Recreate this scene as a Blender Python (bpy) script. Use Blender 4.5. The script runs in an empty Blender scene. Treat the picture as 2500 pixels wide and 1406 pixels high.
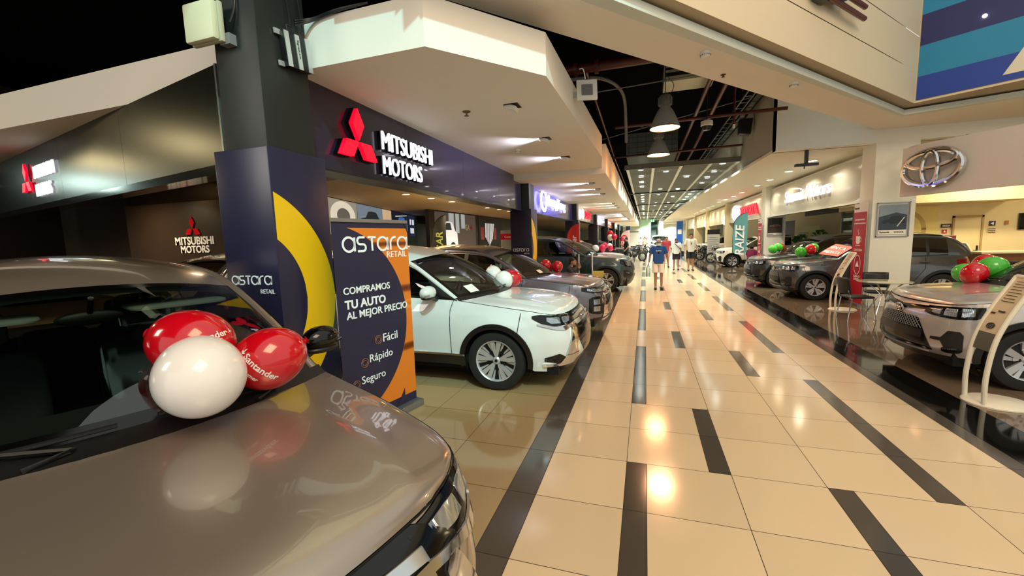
import bpy, bmesh, math, random
from mathutils import Vector, Matrix
random.seed(7)
C = bpy.context.scene.collection
SC = bpy.context.scene
PI = math.pi

# ---------------------------------------------------------------- camera, world, exposure, large lights
cam_d = bpy.data.cameras.new('camera'); cam = bpy.data.objects.new('camera', cam_d); C.objects.link(cam)
_yaw, _pitch, _roll = math.radians(17.998), math.radians(-6.630), math.radians(-1.732)
_w = Vector((-math.sin(_yaw)*math.cos(_pitch), math.cos(_yaw)*math.cos(_pitch), math.sin(_pitch)))
_r = Vector((math.cos(_yaw), math.sin(_yaw), 0)); _u = _r.cross(_w)
_R = _r*math.cos(_roll) + _u*math.sin(_roll); _U = -_r*math.sin(_roll) + _u*math.cos(_roll)
_m = Matrix((_R, _U, -_w)).transposed().to_4x4(); _m.translation = (0, 0, 1.76)
cam.matrix_world = _m
cam_d.sensor_width = 36.0; cam_d.lens = 36.0*1005.4/2500; cam_d.clip_start = 0.02; cam_d.clip_end = 300
SC.camera = cam

world = bpy.data.worlds.new('world'); SC.world = world; world.use_nodes = True
_bg = world.node_tree.nodes['Background']
_bg.inputs[0].default_value = (0.95, 1.0, 0.93, 1); _bg.inputs[1].default_value = 0.56
SC.view_settings.view_transform = 'Standard'; SC.view_settings.look = 'None'
SC.view_settings.gamma = 1; SC.view_settings.use_curve_mapping = False
SC.view_settings.exposure = 0.55

def area(name, loc, size, power, col, target=None, sy=None, spread=None, shape='RECTANGLE'):
    l = bpy.data.lights.new(name, 'AREA'); l.shape = shape; l.size = size
    if shape in ('RECTANGLE', 'ELLIPSE'): l.size_y = sy or size
    l.energy = power; l.color = col
    if spread: l.spread = math.radians(spread)
    o = bpy.data.objects.new(name, l); C.objects.link(o); o.location = loc
    d = Vector(target) - Vector(loc) if target else Vector((0, 0, -1))
    o.rotation_euler = d.to_track_quat('-Z', 'Y').to_euler()
    return o
def spot(name, loc, power, col, target, ang=70, blend=0.6, r=0.05):
    l = bpy.data.lights.new(name, 'SPOT'); l.energy = power; l.color = col
    l.spot_size = math.radians(ang); l.spot_blend = blend; l.shadow_soft_size = r
    o = bpy.data.objects.new(name, l); C.objects.link(o); o.location = loc
    o.rotation_euler = (Vector(target) - Vector(loc)).to_track_quat('-Z', 'Y').to_euler()
    return o
# the atrium over the viewer: warm lamps high under its roof, then lights added to brighten single parts
area('atrium_lamps', (3.2, -1.6, 7.6), 4.0, 330, (1.0, 0.70, 0.41), (2.6, 3.2, 0), 4.0)
spot('soffit_band_spot', (4.2, -6.0, 12.6), 4600, (0.42, 1.0, 1.0), (-1.8, 3.4, 3.45), 20, .6, .2)  # narrow cool beam added to brighten the left soffit band
area('right_showroom_fill', (9.3, 14.4, 3.6), .5, 130, (1.0, .80, .45)); area('right_showroom_fill', (12.0, 13.5, 3.6), .5, 90, (1.0, .80, .45)); area('right_showroom_fill', (7.2, 8.8, 3.85), .5, 60, (1.0, .82, .5))  # warm fills added to brighten the right showroom, no fixtures
area('left_hall_fill', (-6.5, -2.5, 4.8), 2.0, 90, (1.0, .92, .80), (-6.5, 3.2, 3.2))  # soft fill added for the dark left soffit, no fixture
# hall lamps off to the left, mirrored in the black fascia
area('left_hall_lamp', (-9.7, 1.6, 3.87), .35, 8, (1.0, .8, .4), (-4, 2.8, 2.7), shape='DISK'); area('left_hall_lamp', (-12.0, 2.75, 3.7), .3, 5, (1.0, .8, .4), (-6, 3.2, 2.7), shape='DISK'); area('left_hall_panel', (-12.4, 2.9, 3.3), .5, 8, (.75, 1.0, .9), (-6.5, 3.3, 2.6), .25)
# every fourth lamp or so of the louvred corridor ceiling, the right shop ceiling and the left soffits
GRID_LAMPS = [(-.16, 15.35), (.69, 16.15), (2.39, 15.3), (-.16, 17.1), (2.39, 17.1), (1.54, 18.0), (-.16, 18.85), (2.39, 18.8), (-.16, 20.6), (2.39, 20.5), (.69, 22.0), (1.54, 22.6)]
SIDE_LAMPS = [(4.29, 13.4), (4.29, 15.35), (4.29, 17.4), (4.29, 19.2), (4.29, 22.05), (4.29, 23.9), (4.25, 25.9), (4.2, 27.6)]
def disc(name, loc, power, col, r=.07, spread=140): return area(name, loc, r*2, power, col, None, None, spread, 'DISK')
for k in range(7):
    for i, (x, y) in enumerate(GRID_LAMPS):
        if k < 2 or i % 4 == k % 4: disc('grid_lamp_light', (x, y+8.75*k, 4.0), (20 if k < 2 else 115)*(1+.25*k), (.90, 1.0, .91))
for k in range(6):
    for i, (x, y) in enumerate(SIDE_LAMPS):
        if k < 2 and not (k == 1 and i < 0) or i % 4 == 0: disc('side_lamp_light', (x, min(y+17.6*k, 75) if k < 2 else y+8.8*(k+2), 3.62), 20 if k < 2 else 60, (1.0, .93, .72))
# ---------------------------------------------------------------- materials
def lin(h):
    if isinstance(h, str):
        c = [int(h[i:i+2], 16)/255 for i in (0, 2, 4)]
        return tuple(x/12.92 if x <= .04045 else ((x+.055)/1.055)**2.4 for x in c)
    return h
_mats = {}
def mat(name, col, rough=0.5, metal=0.0, emit=0, coat=0, noise=0.0, nscale=8, spec=0.5, island=0.0, ecol=None, flake=0.0):
    if name in _mats: return _mats[name]
    m = bpy.data.materials.new(name); m.use_nodes = True; nt = m.node_tree; b = nt.nodes['Principled BSDF']
    c = lin(col); b.inputs['Base Color'].default_value = (*c, 1)
    b.inputs['Roughness'].default_value = rough; b.inputs['Metallic'].default_value = metal
    b.inputs['Specular IOR Level'].default_value = spec
    if coat:
        b.inputs['Coat Weight'].default_value = coat; b.inputs['Coat Roughness'].default_value = 0.03
    if emit:
        b.inputs['Emission Color'].default_value = (*lin(ecol or col), 1); b.inputs['Emission Strength'].default_value = emit
    if noise or island or flake:
        hs = nt.nodes.new('ShaderNodeHueSaturation'); hs.inputs['Color'].default_value = (*c, 1)
        nt.links.new(hs.outputs[0], b.inputs['Base Color'])
        mr = nt.nodes.new('ShaderNodeMapRange')
        if island:
            g = nt.nodes.new('ShaderNodeNewGeometry'); src = g.outputs['Random Per Island']; a = island
        else:
            tc = nt.nodes.new('ShaderNodeTexCoord'); n = nt.nodes.new('ShaderNodeTexNoise')
            n.inputs['Scale'].default_value = nscale if noise else 900; n.inputs['Detail'].default_value = 5
            nt.links.new(tc.outputs['Object'], n.inputs['Vector']); src = n.outputs['Fac']; a = noise or flake
        mr.inputs['To Min'].default_value = 1-a; mr.inputs['To Max'].default_value = 1+a
        nt.links.new(src, mr.inputs['Value']); nt.links.new(mr.outputs[0], hs.inputs['Value'])
    _mats[name] = m
    return m
def glass(name, tint, refl=0.12, rough=0.0):
    if name in _mats: return _mats[name]
    m = bpy.data.materials.new(name); m.use_nodes = True; nt = m.node_tree; nt.nodes.clear()
    o = nt.nodes.new('ShaderNodeOutputMaterial'); mx = nt.nodes.new('ShaderNodeMixShader')
    t = nt.nodes.new('ShaderNodeBsdfTransparent'); t.inputs[0].default_value = (*lin(tint), 1)
    g = nt.nodes.new('ShaderNodeBsdfGlossy'); g.inputs['Roughness'].default_value = rough
    f = nt.nodes.new('ShaderNodeLayerWeight'); f.inputs['Blend'].default_value = 0.35
    mr = nt.nodes.new('ShaderNodeMapRange'); mr.inputs['To Min'].default_value = refl; mr.inputs['To Max'].default_value = 0.75
    nt.links.new(f.outputs['Fresnel'], mr.inputs['Value']); nt.links.new(mr.outputs[0], mx.inputs[0])
    nt.links.new(t.outputs[0], mx.inputs[1]); nt.links.new(g.outputs[0], mx.inputs[2]); nt.links.new(mx.outputs[0], o.inputs[0])
    _mats[name] = m
    return m
def paint(name, col, metal=0.0, rough=0.35):
    return mat(name, col, rough, metal, coat=1.0, flake=0.06)
M = {}
def setm(**k): M.update(k)
setm(black=mat('black_plastic', '0b0b0c', .45, noise=.1), trim=mat('satin_black_trim', '141415', .35, noise=.1), gloss=mat('gloss_black', '060607', .12, noise=.1),
     rubber=mat('tyre_rubber', '141414', .75, noise=.15, nscale=30), chrome=mat('chrome', 'd6d6d8', .1, 1.0, noise=.03), silver=mat('silver_alloy', 'c6c7c9', .3, .55, noise=.05),
     dark_alloy=mat('dark_alloy', '0c0d0f', .4, .2, noise=.1), white=mat('white_paint', 'e8e6e0', .5, noise=.03), lens=mat('lamp_lens', 'aeb6bc', .08, .75, noise=.3, nscale=25),
     red=mat('red_gloss', 'c40a1c', .25, noise=.04), steel=mat('brushed_steel', '9a9b9c', .35, .8, noise=.08), grey=mat('grey_plastic', '77787a', .5, noise=.05),
     seat=mat('black_leather', '3c3d40', .5, noise=.2, nscale=20), liner=mat('grey_headliner', 'a8aaa8', .8, noise=.05), dash=mat('dashboard_plastic', '2e2e2d', .6, noise=.1),
     under=mat('underbody_black', '030303', .9, noise=.1), lampred=mat('tail_lamp_red', '7c0612', .1, noise=.1), skin=mat('skin', 'b98263', .55, noise=.06, nscale=20),
     hair=mat('dark_hair', '17120f', .6, noise=.2, nscale=40), txtwhite=mat('lettering_white', 'f2f2f2', .4, noise=.02), litsmall=mat('lit_small_letters', 'e8e8f0', .4, emit=.7, noise=.01), lit=mat('lit_white_letters', 'f5f5ff', .4, emit=1.1, noise=.01),
     litred=mat('lit_red_letters', 'f0062a', .4, emit=.9, noise=.01), lamp=mat('lamp_white', 'fff4e0', .4, emit=16, noise=.01), lampw=mat('lamp_warm', 'ffd9a0', .4, emit=9, noise=.01),
     dome=mat('camera_dome', '25262a', .08, noise=.1), sticker=mat('paper_white', 'ece9e2', .6, noise=.03))
M['glass'] = glass('car_glass', 'c2d6ce', .07); M['tint'] = glass('tinted_car_glass', '43484a', .10)
M['clear'] = glass('clear_pane', 'dfeee8', .05)

# ---------------------------------------------------------------- mesh builder
class MB:
    def __init__(s): s.v = []; s.f = []; s.mi = []; s.m = 0
    def add(s, vs, fs):
        o = len(s.v); s.v += [tuple(x) for x in vs]
        for f in fs: s.f.append([o+i for i in f]); s.mi.append(s.m)
    def box(s, x0, x1, y0, y1, z0, z1, T=None):
        vs = [(x, y, z) for z in (z0, z1) for y in (y0, y1) for x in (x0, x1)]
        if T: vs = [T @ Vector(p) for p in vs]
        s.add(vs, [(0, 2, 3, 1), (4, 5, 7, 6), (0, 1, 5, 4), (2, 6, 7, 3), (0, 4, 6, 2), (1, 3, 7, 5)])
        return s
    def grid(s, P, flip=False):
        n, m = len(P), len(P[0]); vs = [p for r in P for p in r]; fs = []
        for i in range(n-1):
            for j in range(m-1):
                q = (i*m+j, (i+1)*m+j, (i+1)*m+j+1, i*m+j+1); fs.append(q[::-1] if flip else q)
        s.add(vs, fs); return s
    def tube(s, pts, r, n=10, caps=True, flat=1.0, up=None):
        pts = [Vector(p) for p in pts]; rs = r if isinstance(r, (list, tuple)) else [r]*len(pts)
        rings = []; prev = None
        for i, p in enumerate(pts):
            d = (pts[min(i+1, len(pts)-1)] - pts[max(i-1, 0)])
            d = d.normalized() if d.length > 1e-9 else Vector((0, 0, 1))
            if prev is None:
                a = Vector(up) if up else (Vector((0, 0, 1)) if abs(d.z) < .9 else Vector((1, 0, 0)))
            else: a = prev
            a = (a - d*a.dot(d)); a = a.normalized() if a.length > 1e-9 else d.orthogonal().normalized()
            prev = a; b = d.cross(a)
            rings.append([p + a*(rs[i]*math.cos(2*PI*k/n)*flat) + b*(rs[i]*math.sin(2*PI*k/n)) for k in range(n)])
        vs = [q for g in rings for q in g]; fs = []
        for i in range(len(rings)-1):
            for k in range(n): fs.append((i*n+k, i*n+(k+1) % n, (i+1)*n+(k+1) % n, (i+1)*n+k))
        if caps: fs.append(tuple(range(n))[::-1]); fs.append(tuple((len(rings)-1)*n+k for k in range(n)))
        s.add(vs, fs); return s
    def cyl(s, p0, p1, r0, r1=None, n=16, caps=True): return s.tube([p0, p1], [r0, r0 if r1 is None else r1], n, caps)
    def lathe(s, prof, n=24, T=None, closed=False):
        vs = []; T = T or Matrix()
        for r, z in prof:
            for k in range(n): vs.append(T @ Vector((r*math.cos(2*PI*k/n), r*math.sin(2*PI*k/n), z)))
        fs = []; L = len(prof)
        for i in range(L-1 + (1 if closed else 0)):
            j = (i+1) % L
            for k in range(n): fs.append((i*n+k, i*n+(k+1) % n, j*n+(k+1) % n, j*n+k))
        if not closed:
            if prof[0][0] > 1e-6: fs.append(tuple(range(n))[::-1])
            if prof[-1][0] > 1e-6: fs.append(tuple((L-1)*n+k for k in range(n)))
        s.add(vs, fs); return s
    def ell(s, c, r, n=20, T=None):
        prof = [(math.sin(PI*i/12), -math.cos(PI*i/12)) for i in range(13)]
        A = Matrix.Translation(c) @ (T or Matrix()) @ Matrix.Diagonal((r[0], r[1], r[2], 1))
        return s.lathe([(max(a, 1e-4), b) for a, b in prof], n, A)
    def prism(s, poly, O, U, V, d):      # flat polygon at O + a*U + b*V, thickened by vector d
        O, U, V, d = Vector(O), Vector(U), Vector(V), Vector(d); n = len(poly)
        a = [O+U*p+V*q for p, q in poly]; vs = a + [x+d for x in a]
        fs = [tuple(range(n))[::-1], tuple(range(n, 2*n))] + [(i, (i+1) % n, n+(i+1) % n, n+i) for i in range(n)]
        s.add(vs, fs); return s
    def plan(s, poly, z0, z1): return s.prism(poly, (0, 0, z0), (1, 0, 0), (0, 1, 0), (0, 0, z1-z0))
    def ribbon(s, pts, w, O, U, V, d):   # stroke of width w along a 2-D polyline
        n = len(pts); L = []; R = []
        for i in range(n):
            a = Vector(pts[max(i-1, 0)]); b = Vector(pts[min(i+1, n-1)]); t = (b-a).normalized(); q = Vector((-t.y, t.x))*w/2
            p = Vector(pts[i]); L.append(p+q); R.append(p-q)
        for i in range(n-1): s.prism([L[i], R[i], R[i+1], L[i+1]], O, U, V, d)
        return s
    def text(s, body, O, U, V, w=None, h=None, depth=0.004, bold=0.0, align='L', slant=0):
        vs, fs = text_geo(body, bold, slant); O, U, V = Vector(O), Vector(U), Vector(V); N = U.cross(V).normalized()
        x0 = min(p[0] for p in vs); x1 = max(p[0] for p in vs); y0 = min(p[1] for p in vs); y1 = max(p[1] for p in vs)
        ky = h/(y1-y0) if h else w/(x1-x0); kx = w/(x1-x0) if w else ky
        if align == 'C': O = O - U*(x1-x0)*kx/2
        if align == 'R': O = O - U*(x1-x0)*kx
        s.add([O + U*(p[0]-x0)*kx + V*(p[1]-y0)*ky + N*(p[2]*depth) for p in vs], fs); return s
    def build(s, name, mats, parent=None, smooth=True, ang=35, bevel=0, flipfix=True, loc=None):
        me = bpy.data.meshes.new(name)
        bm = bmesh.new(); bv = [bm.verts.new(p) for p in s.v]
        for f, k in zip(s.f, s.mi):
            try:
                q = []
                for i in f:
                    if bv[i] not in q: q.append(bv[i])
                if len(q) > 2: bm.faces.new(q).material_index = k
            except ValueError: pass
        bmesh.ops.remove_doubles(bm, verts=bm.verts, dist=1e-5)
        if flipfix: bmesh.ops.recalc_face_normals(bm, faces=bm.faces)
        if bevel:
            es = [e for e in bm.edges if len(e.link_faces) == 2 and e.calc_face_angle(0) > .6]
            bmesh.ops.bevel(bm, geom=es, offset=bevel, segments=2, affect='EDGES', profile=.6)
        bm.to_mesh(me); bm.free()
        for m in (mats if isinstance(mats, (list, tuple)) else [mats]): me.materials.append(m)
        if smooth:
            me.polygons.foreach_set('use_smooth', [True]*len(me.polygons)); me.set_sharp_from_angle(angle=math.radians(ang))
        o = bpy.data.objects.new(name, me); C.objects.link(o)
        if parent: o.parent = parent
        if loc: o.location = loc
        return o
_tc = {}
def text_geo(body, bold=0, slant=0):
    k = (body, bold, slant)
    if k in _tc: return _tc[k]
    c = bpy.data.curves.new('t', 'FONT'); c.body = body; c.size = 1; c.extrude = .5; c.offset = bold; c.resolution_u = 4; c.shear = slant
    o = bpy.data.objects.new('t', c); me = bpy.data.meshes.new_from_object(o)
    r = ([tuple(v.co) for v in me.vertices], [tuple(p.vertices) for p in me.polygons])
    bpy.data.objects.remove(o); bpy.data.meshes.remove(me); _tc[k] = r
    return r
def tag(o, label, cat, group=None):
    o['label'] = label; o['category'] = cat
    if group: o['group'] = group
    return o
def thing(name, label, cat, loc=(0, 0, 0), rz=0, group=None):
    o = bpy.data.objects.new(name, None); C.objects.link(o); o.location = loc; o.rotation_euler = (0, 0, rz); o.empty_display_size = .1
    return tag(o, label, cat, group)
def struct(o, label=None, cat=None):
    o['kind'] = 'structure'
    if label: o['label'] = label; o['category'] = cat or 'wall'
    return o
def dup(root, loc, rz=None, label=None):
    def cp(o, par):
        c = o.copy(); C.objects.link(c)
        if par: c.parent = par
        for ch in kids.get(o.name, []): cp(ch, c)
        return c
    kids = {}
    for o in C.objects:
        if o.parent: kids.setdefault(o.parent.name, []).append(o)
    r = cp(root, None); r.location = loc
    if rz is not None: r.rotation_euler = (0, 0, rz)
    if label: r['label'] = label
    return r
def crv(keys, n):      # Catmull-Rom through points
    P = [Vector(k) for k in keys]; out = []
    for i in range(len(P)-1):
        a, b, c, d = P[max(i-1, 0)], P[i], P[i+1], P[min(i+2, len(P)-1)]
        for j in range(n):
            t = j/n; out.append(.5*((2*b)+(c-a)*t+(2*a-5*b+4*c-d)*t*t+(3*b-a-3*c+d)*t**3))
    out.append(P[-1]); return out
def interp(tab, x):
    if x <= tab[0][0]: return tab[0][1]
    for (a, p), (b, q) in zip(tab, tab[1:]):
        if x <= b: return p+(q-p)*(x-a)/(b-a)
    return tab[-1][1]
def sstep(t): t = max(0, min(1, t)); return t*t*(3-2*t)
def rhombi(mb, O, U, V, N, s):
    O, U, V, N = Vector(O), Vector(U), Vector(V), Vector(N)
    for a in (90, 210, 330):
        d = math.radians(a); e1, e2 = d+math.radians(30), d-math.radians(30)
        p = [(0, 0), (math.cos(e1)*s*.577, math.sin(e1)*s*.577), (math.cos(d)*s, math.sin(d)*s), (math.cos(e2)*s*.577, math.sin(e2)*s*.577)]
        p = [(x+math.cos(d)*s*.03, y+math.sin(d)*s*.03) for x, y in p]
        mb.prism(p, O, U, V, N)
def ovals(mb, O, U, V, w, r, dep=None):
    O, U, V = Vector(O), Vector(U), Vector(V); N = U.cross(V)
    def ell(cx, cy, a, b_, rr, nd): mb.tube([O+U*(cx+a*math.cos(2*PI*i/48))+V*(cy+b_*math.sin(2*PI*i/48))+N*nd for i in range(51)], rr, 10, caps=False)
    ell(0, 0, w/2, w/3, r*1.1, 0); ell(0, w*.155, w*.43, w*.155, r*.85, r*.4); ell(0, -w*.005, w*.135, w*.315, r*.85, r*.6)
# ---------------------------------------------------------------- cars
class Body:
    def __init__(s, k):
        s.k = k; pts = crv(k['plan'], 14); s.o = [(p.x, p.y) for p in pts]
        s.s = [0]
        for a, b in zip(s.o, s.o[1:]): s.s.append(s.s[-1]+math.hypot(b[0]-a[0], b[1]-a[1]))
        s.S = s.s[-1]
    def at(s, t):
        t = max(0, min(s.S, t)); lo = 0; hi = len(s.s)-1
        while hi-lo > 1:
            m = (lo+hi)//2
            if s.s[m] <= t: lo = m
            else: hi = m
        f = (t-s.s[lo])/(s.s[hi]-s.s[lo]); a, b = s.o[lo], s.o[hi]
        x, y = a[0]+(b[0]-a[0])*f, a[1]+(b[1]-a[1])*f
        # smoothed normal
        i0, i1 = max(lo-2, 0), min(hi+2, len(s.o)-1)
        a, b = s.o[i0], s.o[i1]; dx, dy = b[0]-a[0], b[1]-a[1]
        if i0 == 0: dx *= t/max(s.s[i1], 1e-6)*2 if t < s.s[i1]/2 else 1
        l = math.hypot(dx, dy) or 1
        return x, y, dy/l, -dx/l
    def sx(s, x):      # perimeter position of a given x on the flank
        for i in range(len(s.o)-1):
            if s.o[i][0] >= x >= s.o[i+1][0] and s.o[i+1][0] < s.o[i][0]:
                return s.s[i]+(s.s[i+1]-s.s[i])*(s.o[i][0]-x)/(s.o[i][0]-s.o[i+1][0])
        return s.S
    def zt(s, t): return interp(s.k['top'], -s.at(t)[0])
    def zb(s, t):
        x = s.at(t)[0]; z = interp(s.k['bot'], -x)
        for xw in (s.k['xf'], s.k['xr']):
            d = abs(x+xw); ra = s.k['ra']
            if d < ra: z = max(z, s.k['wr']+math.sqrt(ra*ra-d*d))
        return z
    def P(s, t, z, off=0):
        sg = -1 if t < 0 else 1; t = abs(t); x, y, nx, ny = s.at(t); k = s.k
        wf, ws, wr = max(0, nx)**2, ny*ny, max(0, -nx)**2
        d = wf*interp(k['insF'], z)+ws*interp(k['insS'], z)+wr*interp(k['insR'], z)
        e = off-d
        # fender flare round the wheels
        for xw in (k['xf'], k['xr']):
            q = math.hypot(x+xw, (z-k['wr'])); e += .022*ws*sstep(1-abs(q-k['ra']-.02)/.2)
        return Vector((x+nx*e, sg*(y+ny*e), z))
    def strip(s, mb, keys, off=.006, n=26, m=10, mir=False, th=.012):
        for sg in ((1, -1) if mir else (1,)):
            rows = []
            for i in range(n+1):
                u = keys[0][0]+(keys[-1][0]-keys[0][0])*i/n
                lo = interp([(a, b) for a, b, c in keys], u); hi = interp([(a, c) for a, b, c in keys], u)
                mid = [s.P(u, lo+(hi-lo)*j/m, off) for j in range(m+1)]
                rows.append([s.P(u, lo, off-th)]+mid+[s.P(u, hi, off-th)])
            rows = [[s.P(keys[0][0], p.z, off-th) for p in rows[0]]]+rows+[[s.P(keys[-1][0], p.z, off-th) for p in rows[-1]]]
            if sg < 0: rows = [[Vector((p.x, -p.y, p.z)) for p in r] for r in rows]
            mb.grid(rows, flip=sg < 0)
    def line(s, mb, pts, w=.01, off=.003, mir=True, n=6):
        for sg in ((1, -1) if mir else (1,)):
            q = []
            for (a, b), (c, d) in zip(pts, pts[1:]):
                for j in range(n): q.append((a+(c-a)*j/n, b+(d-b)*j/n))
            q.append(pts[-1])
            pp = [s.P(a, b, off) for a, b in q]
            if sg < 0: pp = [Vector((p.x, -p.y, p.z)) for p in pp]
            mb.tube(pp, w/2, 5)
def coons(Fr, Bk, Lf, Rt, n, m, bulge=None):   # Fr(a) u=0, Bk(a) u=1, a across 0..1 (left->right)
    c00, c10, c01, c11 = Fr(0), Fr(1), Bk(0), Bk(1); P = []
    for i in range(n+1):
        u = i/n; row = []
        for j in range(m+1):
            a = j/m
            p = Fr(a)*(1-u)+Bk(a)*u+Lf(u)*(1-a)+Rt(u)*a-(c00*(1-a)*(1-u)+c10*a*(1-u)+c01*(1-a)*u+c11*a*u)
            if bulge: p = p+bulge(u, a)
            row.append(p)
        P.append(row)
    return P
_wheel = {}
def wheel_meshes(r, rr, w, style):
    k = (r, rr, w, style)
    if k in _wheel: return _wheel[k]
    A = Matrix.Rotation(-PI/2, 4, 'X')        # lathe axis z -> +y (outer face)
    t = MB(); h = w/2
    t.lathe([(rr, -h*.9), (r*.88, -h), (r*.96, -h*.93), (r*.99, -h*.7), (r, -h*.3), (r, h*.3), (r*.99, h*.7), (r*.96, h*.93), (r*.88, h), (rr*1.03, h*.9), (rr, h*.8)], 48, A, closed=True)
    for q in (-.4, 0, .4): t.lathe([(r*1.001, h*q-.006), (r*1.001, h*q+.006)], 48, A)
    rim = MB()
    rim.m = 1; rim.lathe([(1e-4, h*.30), (rr*.55, h*.25), (rr*.9, h*.1), (rr*.98, -h*.2)], 40, A)
    rim.m = 0; rim.lathe([(rr*.93, h*.3), (rr*.955, h*.85), (rr*1.01, h*.93), (rr*1.02, h*.85), (rr*.98, h*.2)], 48, A, closed=True)
    def spoke(a0, a1, r0, r1, w0, w1, y0, y1, mi):
        rim.m = mi
        p0 = Vector((math.cos(a0)*r0, y0, math.sin(a0)*r0)); p1 = Vector((math.cos(a1)*r1, y1, math.sin(a1)*r1))
        d = (p1-p0); q = Vector((-d.z, 0, d.x)).normalized(); th = Vector((0, -.03, 0))
        vs = [p0+q*w0/2, p0-q*w0/2, p1-q*w1/2, p1+q*w1/2]; vs += [x+th for x in vs]
        rim.add(vs, [(0, 1, 2, 3), (4, 7, 6, 5), (0, 4, 5, 1), (1, 5, 6, 2), (2, 6, 7, 3), (3, 7, 4, 0)])
    if style == 'ten':
        for i in range(5):
            a = PI/2+2*PI*i/5
            for d in (-.19, .19): spoke(a+d*.5, a+d, rr*.2, rr*.95, .026, .062, h*.62, h*.8, 0)
            spoke(a+.63, a+.63, rr*.2, rr*.95, .03, .05, h*.45, h*.6, 1)
            for d in (.44, .82): spoke(a+d*.98+.01, a+d, rr*.5, rr*.95, .012, .03, h*.5, h*.66, 0)
    elif style == 'swirl':
        for i in range(5):
            a = PI/2+2*PI*i/5
            spoke(a-.05, a+.20, rr*.16, rr*.96, .05, .075, h*.6, h*.8, 0); spoke(a-.32, a-.20, rr*.5, rr*.96, .03, .05, h*.6, h*.78, 0); spoke(a-.05, a-.3, rr*.25, rr*.55, .04, .035, h*.6, h*.68, 0)
    else:
        for i in range(5):
            a = PI/2+2*PI*i/5
            for d in (-.2, .2): spoke(a+d*.5, a+d, rr*.2, rr*.96, .04, .06, h*.6, h*.8, 0)
    rim.m = 0; rim.lathe([(1e-4, h*.75), (rr*.13, h*.72), (rr*.19, h*.62), (rr*.2, h*.3)], 20, A)
    rim.m = 1; rim.lathe([(1e-4, h*.77), (rr*.07, h*.755), (rr*.09, h*.7)], 12, A)
    for i in range(5):
        a = 2*PI*i/5; p = Vector((math.cos(a)*rr*.27, 0, math.sin(a)*rr*.27)); rim.cyl(p+Vector((0, h*.3, 0)), p+Vector((0, h*.63, 0)), .012, n=8)
    rim.m = 1; rim.lathe([(rr*.30, h*.18), (rr*.72, h*.2), (rr*.72, -h*.1)], 30, A)
    _wheel[k] = (t, rim); _wheel[k] = (t.build('tyre', M['rubber']), rim.build('rim', [M['silver'], M['dark_alloy']], ang=30))
    for o in _wheel[k]: C.objects.unlink(o)
    return _wheel[k]
def rbox(mb, x0, x1, y0, y1, z0, z1, r=.04, n=4, T=None):   # rounded cushion
    cx, cy, cz = (x0+x1)/2, (y0+y1)/2, (z0+z1)/2; hx, hy, hz = (x1-x0)/2, (y1-y0)/2, (z1-z0)/2; P = []
    for i in range(13):
        th = -PI/2+PI*i/12; row = []
        for j in range(25):
            ph = 2*PI*j/24; e = .35
            sp = lambda v: math.copysign(abs(v)**e, v)
            p = Vector((cx+hx*sp(math.cos(th))*sp(math.cos(ph)), cy+hy*sp(math.cos(th))*sp(math.sin(ph)), cz+hz*sp(math.sin(th))))
            row.append(T @ p if T else p)
        P.append(row)
    mb.grid(P)
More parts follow.
